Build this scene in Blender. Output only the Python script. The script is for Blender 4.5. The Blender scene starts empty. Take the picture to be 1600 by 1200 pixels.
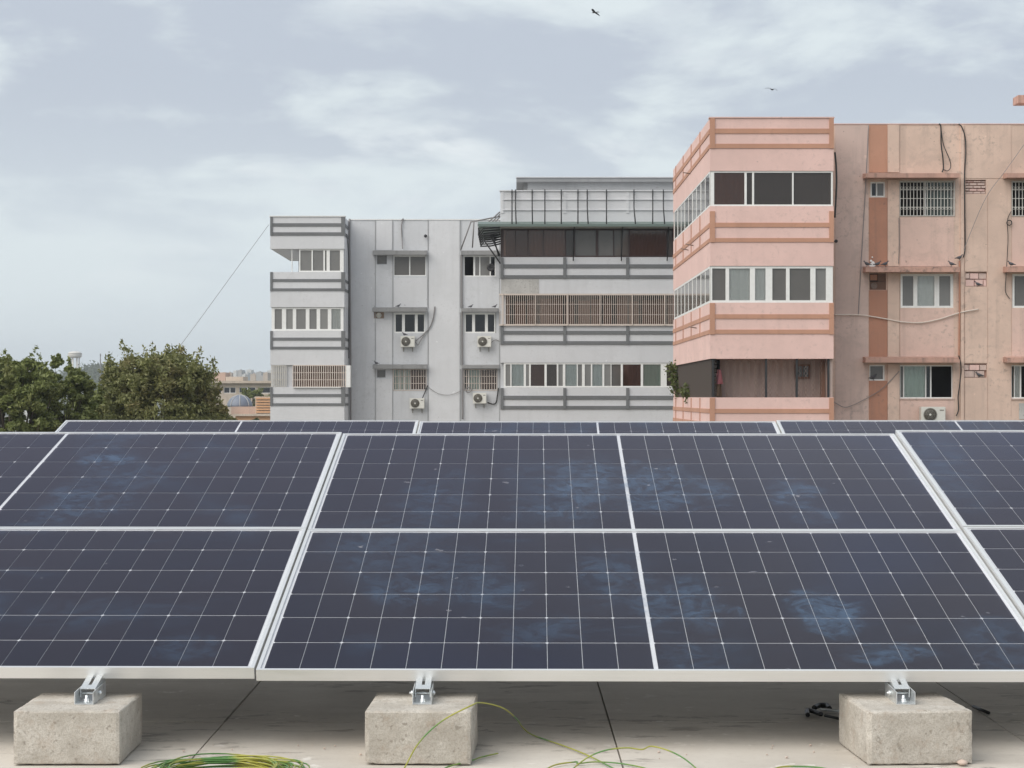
import bpy, math, random
import numpy as np
from mathutils import Vector, Matrix, noise

random.seed(7)
R = math.radians
F = 2900.0            # focal length in photo pixels (1600 px wide)
HZ = 620.0            # horizon row in the photo
CZ = 10.55            # camera height above the street
FLOOR = CZ - 1.05     # roof floor

# ------------------------------------------------------------------ camera, sky, sun, exposure
sc = bpy.context.scene
COL = sc.collection
cam = bpy.data.cameras.new('camera'); camo = bpy.data.objects.new('camera', cam); COL.objects.link(camo)
camo.location = (0, 0, CZ); camo.rotation_euler = (R(90), 0, 0)
cam.sensor_width = 36.0; cam.lens = F / 1600 * 36.0
cam.shift_y = (HZ - 600) / 1600
cam.clip_start = 0.1; cam.clip_end = 12000
sc.camera = camo

SUN_DIR = Vector((-0.56, -0.44, 0.70)).normalized()
world = bpy.data.worlds.new('World'); sc.world = world; world.use_nodes = True
wt = world.node_tree; wt.nodes.clear()
def wn(t, **k):
    n = wt.nodes.new(t)
    for a, b in k.items(): setattr(n, a, b)
    return n
def wmath(op, a, b=None, c=None):
    n = wn('ShaderNodeMath', operation=op)
    for i, v in enumerate((a, b, c)):
        if v is None: continue
        if isinstance(v, (int, float)): n.inputs[i].default_value = v
        else: wt.links.new(v, n.inputs[i])
    return n.outputs[0]
def wmix(f, a, b):
    n = wn('ShaderNodeMix', data_type='RGBA')
    for i, v in ((0, f), (6, a), (7, b)):
        if isinstance(v, (int, float)): n.inputs[i].default_value = v
        elif isinstance(v, tuple): n.inputs[i].default_value = v
        else: wt.links.new(v, n.inputs[i])
    return n.outputs[2]
def wramp(v, lo, hi):
    n = wn('ShaderNodeMapRange', interpolation_type='SMOOTHSTEP')
    n.inputs[1].default_value = lo; n.inputs[2].default_value = hi
    wt.links.new(v, n.inputs[0]); return n.outputs[0]
sky = wn('ShaderNodeTexSky'); sky.sky_type = 'NISHITA'; sky.sun_disc = False
sky.sun_elevation = math.asin(SUN_DIR.z); sky.sun_rotation = math.atan2(SUN_DIR.x, SUN_DIR.y)
sky.dust_density = 3.0
tc = wn('ShaderNodeTexCoord'); sep = wn('ShaderNodeSeparateXYZ')
wt.links.new(tc.outputs['Generated'], sep.inputs[0])
zz = wmath('ADD', wmath('ABSOLUTE', sep.outputs[2]), 0.42)
comb = wn('ShaderNodeCombineXYZ')
wt.links.new(wmath('DIVIDE', sep.outputs[0], zz), comb.inputs[0])
wt.links.new(wmath('DIVIDE', sep.outputs[1], zz), comb.inputs[1])
def wnoise(scale, detail, rough, off, dist=0.0):
    mp = wn('ShaderNodeMapping'); mp.inputs['Location'].default_value = off
    mp.inputs['Scale'].default_value = (0.85, 1.2, 1.0)
    wt.links.new(comb.outputs[0], mp.inputs[0])
    n = wn('ShaderNodeTexNoise'); n.inputs['Scale'].default_value = scale
    n.inputs['Detail'].default_value = detail; n.inputs['Roughness'].default_value = rough
    n.inputs['Distortion'].default_value = dist
    wt.links.new(mp.outputs[0], n.inputs['Vector']); return n.outputs['Fac']
n1 = wnoise(3.1, 10, 0.56, (0.35, 3.9, 0), 0.35)
n2 = wnoise(7.5, 9, 0.62, (1.7, 2.2, 4), 0.3)
cl = wmath('ADD', wmath('MULTIPLY', n1, 0.74), wmath('MULTIPLY', n2, 0.26))
f1 = wramp(cl, 0.41, 0.53)
K = 4.95
light = (0.71 * K, 0.775 * K, 0.795 * K, 1)
dark = (0.500 * K, 0.548 * K, 0.622 * K, 1)
cc = wmix(f1, light, dark)
f2 = wramp(n2, 0.50, 0.68)
cc = wmix(wmath('MULTIPLY', f2, wmath('SUBTRACT', 1.0, f1)), cc, (0.86 * K, 0.89 * K, 0.90 * K, 1))
# thin even veil towards the horizon
veil = wramp(sep.outputs[2], 0.175, 0.03)
cc = wmix(wmath('MULTIPLY', veil, 0.9), cc, (0.715 * K, 0.79 * K, 0.825 * K, 1))
cc = wmix(0.94, sky.outputs[0], cc)
bg = wn('ShaderNodeBackground'); bg.inputs[1].default_value = 0.105
wo = wn('ShaderNodeOutputWorld')
wt.links.new(cc, bg.inputs[0]); wt.links.new(bg.outputs[0], wo.inputs[0])

sun = bpy.data.lights.new('sun', 'SUN'); suno = bpy.data.objects.new('sun', sun); COL.objects.link(suno)
sun.energy = 1.5; sun.angle = R(65); sun.color = (1.0, 0.94, 0.86)
suno.location = (-20, -20, 60)
suno.rotation_euler = (-SUN_DIR).to_track_quat('-Z', 'Y').to_euler()

sc.render.engine = 'CYCLES'
sc.view_settings.view_transform = 'Standard'; sc.view_settings.look = 'None'
sc.view_settings.gamma = 1.0; sc.view_settings.exposure = 1.08
sc.cycles.max_bounces = 8; sc.cycles.transparent_max_bounces = 16

# ------------------------------------------------------------------ materials
MATS = {}
class NT:
    def __init__(s, name):
        s.m = bpy.data.materials.new(name); s.m.use_nodes = True
        s.t = s.m.node_tree; s.t.nodes.clear()
        s.out = s.t.nodes.new('ShaderNodeOutputMaterial'); MATS[name] = s.m
    def n(s, t, ins=None, **k):
        n = s.t.nodes.new(t)
        for a, b in k.items(): setattr(n, a, b)
        for a, b in (ins or {}).items(): s.set(n, a, b)
        return n
    def set(s, n, key, v):
        i = n.inputs[key]
        if isinstance(v, bpy.types.NodeSocket): s.t.links.new(v, i)
        elif isinstance(v, tuple) and len(v) == 3 and i.type == 'RGBA': i.default_value = (*v, 1)
        else: i.default_value = v
    def pos(s, scale=(1, 1, 1), obj=False):
        if obj:
            g = s.n('ShaderNodeTexCoord').outputs['Object']
        else:
            g = s.n('ShaderNodeNewGeometry').outputs['Position']
        m = s.n('ShaderNodeMapping', {'Vector': g, 'Scale': scale}); return m.outputs[0]
    def noise(s, vec, scale, detail=5, rough=0.55, dist=0.0):
        return s.n('ShaderNodeTexNoise', {'Vector': vec, 'Scale': scale, 'Detail': detail, 'Roughness': rough, 'Distortion': dist}).outputs['Fac']
    def ramp(s, v, lo, hi, a=0.0, b=1.0):
        n = s.n('ShaderNodeMapRange', {0: v, 1: lo, 2: hi, 3: a, 4: b}, interpolation_type='SMOOTHSTEP'); return n.outputs[0]
    def mix(s, f, a, b, mode='MIX'):
        n = s.n('ShaderNodeMix', data_type='RGBA', blend_type=mode)
        s.set(n, 0, f); s.set(n, 6, a); s.set(n, 7, b); return n.outputs[2]
    def math(s, op, a, b=0.0):
        return s.n('ShaderNodeMath', {0: a, 1: b}, operation=op).outputs[0]
    def bump(s, h, strength, dist=0.02):
        return s.n('ShaderNodeBump', {'Height': h, 'Strength': strength, 'Distance': dist}).outputs[0]
    def done(s, **k):
        p = s.n('ShaderNodeBsdfPrincipled')
        for a, b in k.items(): s.set(p, a.replace('_', ' '), b)
        s.t.links.new(p.outputs[0], s.out.inputs[0]); return s.m

def paint(name, col, dirt=(0.22, 0.2, 0.18), amt=0.35, streak=0.35, rough=0.85, var=0.10, scale=1.0, bump=0.15, blot=0.0):
    t = NT(name); p = t.pos()
    big = t.noise(p, 0.45 * scale, 5, 0.6)
    fine = t.noise(p, 6.0 * scale, 6, 0.65)
    st = t.noise(t.pos((1.6, 1.6, 0.10)), 2.2 * scale, 5, 0.6)
    c = t.mix(t.ramp(big, 0.35, 0.65), tuple(x * (1 - var) for x in col), tuple(min(1, x * (1 + var * 0.6)) for x in col))
    c = t.mix(t.math('MULTIPLY', t.ramp(st, 0.50, 0.74), streak), c, dirt)
    patch = t.math('MULTIPLY', t.ramp(fine, 0.52, 0.70), t.ramp(big, 0.40, 0.62))
    if blot:
        med = t.noise(p, 1.7 * scale, 7, 0.7, 0.6)
        c = t.mix(t.math('MULTIPLY', t.ramp(med, 0.47, 0.68), blot), c, tuple(0.62 * x + 0.38 * y for x, y in zip(col, dirt)))
        chips = t.noise(p, 3.3 * scale, 4, 0.6)
        c = t.mix(t.math('MULTIPLY', t.ramp(chips, 0.70, 0.73), 0.7), c, tuple(min(0.85, x * 1.25) for x in col))
        specks = t.noise(p, 9.0 * scale, 2, 0.5)
        c = t.mix(t.math('MULTIPLY', t.ramp(specks, 0.74, 0.78), 0.6), c, tuple(x * 0.6 for x in dirt))
    c = t.mix(t.math('MULTIPLY', patch, amt), c, dirt)
    return t.done(Base_Color=c, Roughness=rough, Normal=t.bump(fine, bump, 0.01))
def plain(name, col, rough=0.6, metal=0.0, var=0.12, scale=8.0, spec=0.5):
    t = NT(name); f = t.noise(t.pos(), scale, 4, 0.6)
    c = t.mix(f, tuple(x * (1 - var) for x in col), tuple(min(1, x * (1 + var)) for x in col))
    return t.done(Base_Color=c, Roughness=rough, Metallic=metal, Specular_IOR_Level=spec)
def glass(name, tint, opac, rough=0.06, body=(0.05, 0.05, 0.05), f0=1.5):
    """window glass: dusty film + see-through + mirror by Fresnel"""
    t = NT(name)
    d = t.math('ADD', t.math('MULTIPLY', t.noise(t.pos(), 1.3, 4, 0.6), 0.5), t.math('MULTIPLY', t.n('ShaderNodeObjectInfo').outputs['Random'], 0.6))
    tr = t.n('ShaderNodeBsdfTransparent', {'Color': tint})
    di = t.n('ShaderNodeBsdfDiffuse', {'Color': t.mix(d, tuple(x * 0.65 for x in body), tuple(x * 1.35 for x in body))})
    m1 = t.n('ShaderNodeMixShader', {0: opac, 1: tr.outputs[0], 2: di.outputs[0]})
    gl = t.n('ShaderNodeBsdfGlossy', {'Color': (1, 1, 1), 'Roughness': rough})
    fr = t.n('ShaderNodeFresnel', {'IOR': f0})
    m2 = t.n('ShaderNodeMixShader', {0: fr.outputs[0], 1: m1.outputs[0], 2: gl.outputs[0]})
    t.t.links.new(m2.outputs[0], t.out.inputs[0]); return t.m

paint('pink', (0.74, 0.515, 0.465), (0.42, 0.31, 0.28), 0.5, 0.10, var=0.06, blot=0.35)
paint('pink_wall', (0.67, 0.50, 0.41), (0.30, 0.235, 0.20), 0.7, 0.26, var=0.10, blot=0.8)
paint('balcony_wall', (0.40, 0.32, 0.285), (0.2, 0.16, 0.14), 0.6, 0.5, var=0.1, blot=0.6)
paint('pink_panel', (0.68, 0.49, 0.42), (0.34, 0.26, 0.22), 0.6, 0.25, var=0.08, blot=0.7)
paint('pink_wall_pale', (0.62, 0.475, 0.42), (0.28, 0.23, 0.205), 0.7, 0.28, var=0.10, blot=0.8)
paint('terracotta', (0.50, 0.27, 0.185), (0.30, 0.17, 0.12), 0.35, 0.25, var=0.08)
paint('terracotta_dull', (0.45, 0.225, 0.15), (0.25, 0.16, 0.13), 0.5, 0.4, var=0.1, blot=0.4)
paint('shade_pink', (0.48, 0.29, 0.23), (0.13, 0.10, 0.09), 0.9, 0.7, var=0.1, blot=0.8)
paint('grey_wall', (0.575, 0.585, 0.605), (0.35, 0.35, 0.35), 0.4, 0.18, var=0.05, blot=0.45)
paint('grey_light', (0.62, 0.625, 0.64), (0.40, 0.40, 0.40), 0.3, 0.14, var=0.04, blot=0.3)
paint('grey_line', (0.36, 0.365, 0.37), (0.2, 0.2, 0.2), 0.4, 0.3)
paint('grey_band', (0.155, 0.16, 0.165), (0.25, 0.25, 0.25), 0.25, 0.2, var=0.08)
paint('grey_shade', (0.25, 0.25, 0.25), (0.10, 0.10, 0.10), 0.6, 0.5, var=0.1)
paint('grey_groove', (0.27, 0.275, 0.28), (0.16, 0.16, 0.16), 0.4, 0.3)
paint('rough_plaster', (0.44, 0.43, 0.41), (0.24, 0.23, 0.21), 0.9, 0.3, scale=2.2, var=0.2)
paint('cream', (0.52, 0.44, 0.36), (0.25, 0.22, 0.19), 0.4, 0.35)
paint('far_pink', (0.50, 0.36, 0.29), (0.25, 0.2, 0.18), 0.4, 0.35)
paint('orange_house', (0.62, 0.36, 0.20), (0.35, 0.22, 0.15), 0.4, 0.35)
plain('frame_white', (0.78, 0.78, 0.76), 0.45)
plain('frame_brown', (0.045, 0.024, 0.021), 0.45)
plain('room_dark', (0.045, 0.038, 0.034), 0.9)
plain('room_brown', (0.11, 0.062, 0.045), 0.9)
plain('black_iron', (0.022, 0.022, 0.024), 0.55)
plain('white_iron', (0.60, 0.58, 0.54), 0.5)
plain('beige_iron', (0.60, 0.52, 0.46), 0.6)
plain('brown_iron', (0.20, 0.145, 0.12), 0.6)
plain('cable_black', (0.02, 0.02, 0.02), 0.5)
plain('cable_grey', (0.22, 0.21, 0.21), 0.6)
plain('pipe_white', (0.68, 0.60, 0.53), 0.5)
plain('ac_white', (0.66, 0.65, 0.60), 0.4)
plain('ac_dark', (0.10, 0.09, 0.075), 0.5)
plain('ac_grey', (0.25, 0.24, 0.21), 0.5)
plain('awning_green', (0.13, 0.17, 0.155), 0.5)
plain('curtain_cream', (0.52, 0.49, 0.44), 0.9)
plain('curtain_tan', (0.30, 0.22, 0.165), 0.9)
plain('curtain_green', (0.40, 0.50, 0.42), 0.9)
plain('curtain_teal', (0.60, 0.67, 0.65), 0.9)
plain('curtain_brown', (0.115, 0.062, 0.042), 0.9)
plain('blind_white', (0.80, 0.79, 0.75), 0.8)
plain('cloth_pink', (0.55, 0.22, 0.24), 0.9)
plain('cloth_white', (0.62, 0.60, 0.58), 0.9)
plain('cloth_brown', (0.26, 0.18, 0.115), 0.9)
plain('cloth_black', (0.02, 0.02, 0.022), 0.9)
plain('net_dark', (0.075, 0.058, 0.048), 0.9)
plain('bird_grey', (0.075, 0.075, 0.085), 0.7)
plain('bird_dark', (0.022, 0.020, 0.018), 0.7)
plain('wood_brown', (0.17, 0.095, 0.065), 0.8)
plain('tower_white', (0.60, 0.58, 0.54), 0.7)
plain('dome_blue', (0.16, 0.185, 0.235), 0.5)
plain('bark', (0.10, 0.075, 0.055), 0.9)
plain('tool_black', (0.016, 0.015, 0.015), 0.45)
plain('pebble', (0.52, 0.42, 0.36), 0.9, scale=60)
plain('far_grey', (0.40, 0.40, 0.39), 0.8)
plain('far_white', (0.60, 0.60, 0.58), 0.8)
glass('glass_grey', (0.40, 0.40, 0.39), 0.75, body=(0.235, 0.23, 0.22))
glass('glass_mid', (0.35, 0.33, 0.32), 0.70, body=(0.155, 0.145, 0.135))
glass('glass_dark', (0.55, 0.50, 0.47), 0.5, body=(0.072, 0.058, 0.050))
glass('glass_brown', (0.78, 0.62, 0.53), 0.25, body=(0.115, 0.062, 0.048))
glass('glass_clear', (0.97, 0.98, 0.975), 0.07, body=(0.30, 0.31, 0.30))
glass('glass_black', (0.30, 0.30, 0.34), 0.5, body=(0.010, 0.011, 0.016))
glass('glass_green', (0.45, 0.55, 0.50), 0.5, body=(0.13, 0.17, 0.155))

# aluminium, galvanised steel
t = NT('aluminium'); f = t.noise(t.pos((1, 30, 30), True), 6, 4)
t.done(Base_Color=t.mix(f, (0.80, 0.80, 0.79), (0.88, 0.88, 0.87)), Metallic=0.75, Roughness=t.ramp(f, 0.3, 0.7, 0.34, 0.46))
t = NT('galvanised'); v = t.n('ShaderNodeTexVoronoi', {'Vector': t.pos(obj=True), 'Scale': 160.0}); f = t.noise(t.pos(obj=True), 30, 5)
c = t.mix(v.outputs['Distance'], (0.66, 0.69, 0.70), (0.82, 0.84, 0.84))
t.done(Base_Color=t.mix(t.ramp(f, 0.55, 0.75), c, (0.48, 0.50, 0.51)), Metallic=0.8, Roughness=0.38)
# solar module layers
t = NT('backsheet'); t.done(Base_Color=(0.74, 0.75, 0.77), Roughness=0.6)
t = NT('solar_cell')
oi = t.n('ShaderNodeObjectInfo')
c = t.mix(oi.outputs['Random'], (0.0085, 0.0088, 0.0180), (0.0150, 0.0122, 0.0185))
f = t.noise(t.pos((1, .6, .6)), 0.55, 2)
c = t.mix(t.ramp(f, 0.46, 0.62), c, (0.0095, 0.0145, 0.0380))
t.done(Base_Color=c, Roughness=0.45, Specular_IOR_Level=0.3)
t = NT('solar_glass')
tr = t.n('ShaderNodeBsdfTransparent', {'Color': (0.96, 0.97, 0.97)})
p = t.pos((1, 0.5, 0.5))
a = t.noise(p, 1.55, 3, 0.5, 0.25); big = t.noise(t.pos((0.7, 0.5, 0.5)), 0.9, 2)
b = t.noise(t.pos((1.2, 1.1, 1.1)), 9.0, 6, 0.7, 1.2); d = t.noise(t.pos((0.7, 2.0, 2.0)), 4.0, 5, 0.7, 0.8)
# hand-wiped smears where the photograph shows them (positions on the front row's glass)
def on_glass(px, py):
    ta = math.tan(R(14.5)); dz = (HZ - py) / F; Y = (-0.8095 - 5.524 * ta) / (dz - ta); return (px - 800) / F * Y, Y
sx = t.n('ShaderNodeSeparateXYZ', {0: t.n('ShaderNodeNewGeometry').outputs['Position']})
edge = t.noise(t.pos((1, 0.8, 0.8)), 7.0, 6, 0.65, 0.8)
blob = None
for (px, py, ra, rb_, am) in ((1290, 955, 56, 38, 1.0), (1082, 938, 48, 40, .8), (1395, 1021, 72, 18, .9), (1062, 1022, 45, 20, .7), (1025, 762, 85, 42, .8), (925, 765, 70, 50, .6),
                          (1242, 772, 46, 26, .8), (1275, 806, 52, 14, .6), (875, 800, 75, 26, .45), (965, 890, 70, 40, .5), (165, 718, 46, 9, .9), (840, 985, 85, 30, .45),
                          (640, 925, 60, 22, .3), (105, 790, 70, 40, .5), (60, 822, 60, 14, .5), (1115, 768, 40, 22, .7), (1150, 958, 20, 12, .8), (1020, 945, 40, 30, .6),
                          (560, 1005, 40, 20, .3), (300, 1010, 60, 22, .35), (330, 710, 60, 24, .25), (150, 960, 80, 30, .25), (700, 760, 50, 30, .2), (1480, 745, 60, 60, .35), (780, 930, 60, 40, .35)):
    cx_, cy_ = on_glass(px, py); rx_ = ra / F * cy_; ry_ = abs(on_glass(px, py - rb_)[1] - on_glass(px, py + rb_)[1]) / 2
    ex = t.math('POWER', t.math('ABSOLUTE', t.math('DIVIDE', t.math('SUBTRACT', sx.outputs[0], cx_), rx_)), 2.0)
    ey = t.math('POWER', t.math('ABSOLUTE', t.math('DIVIDE', t.math('SUBTRACT', sx.outputs[1], cy_), ry_)), 2.0)
    e = t.math('ADD', t.math('ADD', ex, ey), t.math('MULTIPLY', t.math('SUBTRACT', edge, 0.5), 4.0))
    q = t.ramp(e, 1.35, -0.15, 0.0, am)
    blob = q if blob is None else t.math('MAXIMUM', blob, q)
wipes = t.math('MULTIPLY', t.math('ADD', t.math('MULTIPLY', t.ramp(a, 0.54, 0.66), 0.35), blob), t.ramp(b, 0.38, 0.62, 0.12, 1.0))
wisps = t.math('MULTIPLY', t.ramp(d, 0.54, 0.72), t.ramp(a, 0.42, 0.58))
spots = t.ramp(t.noise(t.pos((1, 1.2, 1.2)), 14.0, 2, 0.5), 0.745, 0.775)
m = t.math('ADD', t.math('MULTIPLY', wipes, 0.38), t.math('MULTIPLY', wisps, 0.09))
m = t.math('ADD', m, t.math('MULTIPLY', spots, 0.22))
m = t.math('ADD', m, 0.010)
di = t.n('ShaderNodeBsdfDiffuse', {'Color': t.mix(t.ramp(spots, 0.2, 0.8), (0.100, 0.180, 0.290), (0.42, 0.42, 0.45))})
m1 = t.n('ShaderNodeMixShader', {0: m, 1: tr.outputs[0], 2: di.outputs[0]})
gl = t.n('ShaderNodeBsdfGlossy', {'Color': (0.90, 0.86, 1.0), 'Roughness': 0.10})
fr = t.n('ShaderNodeFresnel', {'IOR': 1.175})
m2 = t.n('ShaderNodeMixShader', {0: fr.outputs[0], 1: m1.outputs[0], 2: gl.outputs[0]})
t.t.links.new(m2.outputs[0], t.out.inputs[0])
# concrete
t = NT('concrete_block'); p = t.pos()
a = t.noise(p, 9, 6, 0.65); b = t.noise(p, 70, 5, 0.7); vo = t.n('ShaderNodeTexVoronoi', {'Vector': p, 'Scale': 95.0}).outputs['Distance']
c = t.mix(t.ramp(a, 0.35, 0.66), (0.42, 0.385, 0.335), (0.56, 0.525, 0.47))
c = t.mix(t.math('MULTIPLY', t.ramp(b, 0.52, 0.76), 0.7), c, (0.25, 0.225, 0.19))
c = t.mix(t.ramp(vo, 0.10, 0.02), c, (0.60, 0.57, 0.52))
c = t.mix(t.math('MULTIPLY', t.ramp(t.noise(p, 48, 3), 0.62, 0.68), 0.6), c, (0.19, 0.165, 0.135))
c = t.mix(t.math('MULTIPLY', t.ramp(t.noise(p, 260, 3, 0.6), 0.42, 0.62), 0.5), c, (0.30, 0.265, 0.215))
c = t.mix(t.math('MULTIPLY', t.ramp(t.noise(p, 17, 5, 0.7), 0.52, 0.68), 0.4), c, (0.36, 0.28, 0.215))
h = t.math('ADD', t.math('MULTIPLY', b, 0.6), t.math('MULTIPLY', vo, 0.6))
t.done(Base_Color=c, Roughness=0.93, Normal=t.bump(h, 0.55, 0.003))
t = NT('roof_cement'); p = t.pos()
a = t.noise(p, 1.1, 6, 0.6); b = t.noise(p, 40, 5, 0.7); s1 = t.noise(t.pos((0.8, 2.2, 1)), 7.5, 6, 0.72, 0.4); s2 = t.noise(t.pos((0.9, 1.6, 1)), 1.4, 3)
c = t.mix(t.ramp(a, 0.32, 0.68), (0.47, 0.43, 0.375), (0.59, 0.55, 0.49))
c = t.mix(t.math('MULTIPLY', t.ramp(b, 0.5, 0.75), 0.35), c, (0.40, 0.35, 0.30))
c = t.mix(t.math('MULTIPLY', t.math('MULTIPLY', t.ramp(s1, 0.54, 0.60), t.ramp(s2, 0.47, 0.58)), 0.48), c, (0.10, 0.085, 0.07))
c = t.mix(t.math('MULTIPLY', t.ramp(t.noise(t.pos((0.5, 1.5, 1)), 3.2, 5, 0.65), 0.46, 0.66), 0.3), c, (0.36, 0.32, 0.275))
c = t.mix(t.math('MULTIPLY', t.ramp(t.noise(p, 13, 4), 0.64, 0.72), 0.6), c, (0.72, 0.69, 0.64))
t.done(Base_Color=c, Roughness=0.9, Normal=t.bump(t.math('ADD', b, s1), 0.25, 0.004))
plain('joint_dark', (0.17, 0.15, 0.13), 0.95, scale=30)
t = NT('earth_wire'); w = t.n('ShaderNodeTexNoise', {'Vector': t.pos(), 'Scale': 7.0, 'Detail': 3.0}).outputs['Fac']
t.done(Base_Color=t.mix(t.ramp(w, 0.44, 0.60), (0.34, 0.33, 0.055), (0.09, 0.22, 0.055)), Roughness=0.4)
# ground, foliage, far wood
t = NT('street_ground'); p = t.pos(); a = t.noise(p, 0.03, 6); b = t.noise(p, 0.4, 5)
t.done(Base_Color=t.mix(t.ramp(a, 0.4, 0.6), t.mix(b, (0.20, 0.17, 0.13), (0.27, 0.23, 0.18)), (0.07, 0.085, 0.045)), Roughness=0.95)
def foliage(name, c0, c1, c2):
    t = NT(name)
    rp = t.n('ShaderNodeNewGeometry').outputs['Random Per Island']
    f = t.noise(t.pos(), 0.9, 3)
    c = t.mix(rp, c0, c1); c = t.mix(t.ramp(f, 0.45, 0.68), c, c2)
    df = t.n('ShaderNodeBsdfPrincipled', {'Base Color': c, 'Roughness': 0.55, 'Specular IOR Level': 0.35})
    tl = t.n('ShaderNodeBsdfTranslucent', {'Color': t.mix(0.5, c, (0.12, 0.15, 0.02))})
    m = t.n('ShaderNodeMixShader', {0: 0.25, 1: df.outputs[0], 2: tl.outputs[0]})
    t.t.links.new(m.outputs[0], t.out.inputs[0])
foliage('leaf_olive', (0.135, 0.145, 0.050), (0.290, 0.295, 0.125), (0.225, 0.195, 0.085))
foliage('leaf_green', (0.130, 0.155, 0.046), (0.270, 0.305, 0.110), (0.200, 0.210, 0.078))
foliage('leaf_dark', (0.06, 0.08, 0.035), (0.11, 0.13, 0.055), (0.08, 0.10, 0.045))
foliage('leaf_pot', (0.06, 0.09, 0.025), (0.16, 0.17, 0.06), (0.09, 0.11, 0.03))
plain('hill_wood', (0.07, 0.08, 0.055), 0.95, scale=0.05, var=0.3)

# ------------------------------------------------------------------ mesh helpers
WL = {}
def PX(px, Y): return (px - 800) / F * Y
def PZ(py, Y): return CZ + (HZ - py) / F * Y
def P(px, py, Y): return Vector((PX(px, Y), Y, PZ(py, Y)))
def FP(px, py, z=FLOOR):
    Y = (CZ - z) * F / (py - HZ); return Vector((PX(px, Y), Y, z))

class MB:
    def __init__(s): s.v = []; s.f = []; s.sm = []
    def add(s, v, f, smooth=False):
        o = len(s.v); s.v += [tuple(x) for x in v]
        for q in f: s.f.append(tuple(i + o for i in q)); s.sm.append(smooth)
    def box(s, x0, x1, y0, y1, z0, z1):
        if x0 > x1: x0, x1 = x1, x0
        if y0 > y1: y0, y1 = y1, y0
        if z0 > z1: z0, z1 = z1, z0
        s.add([(x0, y0, z0), (x1, y0, z0), (x1, y1, z0), (x0, y1, z0), (x0, y0, z1), (x1, y0, z1), (x1, y1, z1), (x0, y1, z1)],
              [(0, 3, 2, 1), (4, 5, 6, 7), (0, 1, 5, 4), (1, 2, 6, 5), (2, 3, 7, 6), (3, 0, 4, 7)]); return s
    def hexa(s, pts):  # 4 bottom + 4 top
        s.add(pts, [(0, 3, 2, 1), (4, 5, 6, 7), (0, 1, 5, 4), (1, 2, 6, 5), (2, 3, 7, 6), (3, 0, 4, 7)]); return s
    def mbox(s, mp, a0, a1, b0, b1, d0, d1):
        p = mp(a0, b0, d0); q = mp(a1, b1, d1)
        return s.box(p[0], q[0], p[1], q[1], p[2], q[2])
    def tube(s, pts, r, n=6, smooth=True, cap=True):
        pts = [Vector(p) for p in pts]; rs = r if isinstance(r, (list, tuple)) else [r] * len(pts)
        up = None; rings = []
        for i, p in enumerate(pts):
            d = (pts[min(i + 1, len(pts) - 1)] - pts[max(i - 1, 0)])
            if d.length < 1e-9: d = Vector((0, 0, 1))
            d.normalize()
            if up is None:
                up = d.orthogonal().normalized()
            else:
                up = up - d * up.dot(d)
                up = up.normalized() if up.length > 1e-6 else d.orthogonal().normalized()
            w = d.cross(up)
            rings.append([p + (up * math.cos(2 * math.pi * k / n) + w * math.sin(2 * math.pi * k / n)) * rs[i] for k in range(n)])
        v = [q for ring in rings for q in ring]; f = []
        for i in range(len(pts) - 1):
            for k in range(n):
                k2 = (k + 1) % n
                f.append((i * n + k, i * n + k2, (i + 1) * n + k2, (i + 1) * n + k))
        if cap:
            f.append(tuple(range(n))[::-1]); f.append(tuple((len(pts) - 1) * n + k for k in range(n)))
        s.add(v, f, smooth); return s
    def lathe(s, c, prof, n=16, axis='z', smooth=True):
        c = Vector(c); v = []; f = []
        for r, h in prof:
            for k in range(n):
                a = 2 * math.pi * k / n
                if axis == 'z': v.append(c + Vector((r * math.cos(a), r * math.sin(a), h)))
                else: v.append(c + Vector((r * math.cos(a), h, r * math.sin(a))))
        for i in range(len(prof) - 1):
            for k in range(n):
                k2 = (k + 1) % n; f.append((i * n + k, i * n + k2, (i + 1) * n + k2, (i + 1) * n + k))
        f.append(tuple(range(n))[::-1]); f.append(tuple((len(prof) - 1) * n + k for k in range(n)))
        s.add(v, f, smooth); return s
    def sheet(s, mp, a0, a1, b0, b1, d, folds, depth):   # a curtain hanging in folds
        n = max(6, folds * 4); v = []; f = []
        for i in range(n + 1):
            a = a0 + (a1 - a0) * i / n; dd = d + depth * math.sin(i * math.pi / 2 + 0.6 * math.sin(i))
            v += [mp(a, b0, dd), mp(a, b1, dd)]
        for i in range(n): f.append((2 * i, 2 * i + 2, 2 * i + 3, 2 * i + 1))
        s.add(v, f, True); return s
    def build(s, name, mat, parent=None, kind=None, origin=None):
        xs = np.array(s.v)
        if origin is None:
            c = Vector(((xs[:, 0].min() + xs[:, 0].max()) / 2, (xs[:, 1].min() + xs[:, 1].max()) / 2, xs[:, 2].min()))
        else: c = Vector(origin)
        me = bpy.data.meshes.new(name)
        me.from_pydata([tuple(Vector(p) - c) for p in s.v], [], s.f)
        me.materials.append(MATS[mat] if isinstance(mat, str) else mat)
        if any(s.sm): me.polygons.foreach_set('use_smooth', s.sm)
        me.update()
        o = bpy.data.objects.new(name, me); COL.objects.link(o)
        place(o, c, parent)
        if kind: o['kind'] = kind
        return o
def place(o, wl, parent=None):
    WL[o] = Vector(wl)
    if parent is not None:
        o.parent = parent; o.location = Vector(wl) - WL[parent]
    else: o.location = wl
def thing(name, loc, label, cat, group=None):
    o = bpy.data.objects.new(name, None); COL.objects.link(o); o.empty_display_size = 0.2
    place(o, loc); return tag(o, label, cat, group)
def tag(o, label, cat, group=None):
    o['label'] = label; o['category'] = cat
    if group: o['group'] = group
    return o
def struct(o): o['kind'] = 'structure'; return o
def B(name, mat, parent, *boxes, kind=None):
    m = MB()
    for b in boxes: m.box(*b)
    return m.build(name, mat, parent, kind)
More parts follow.
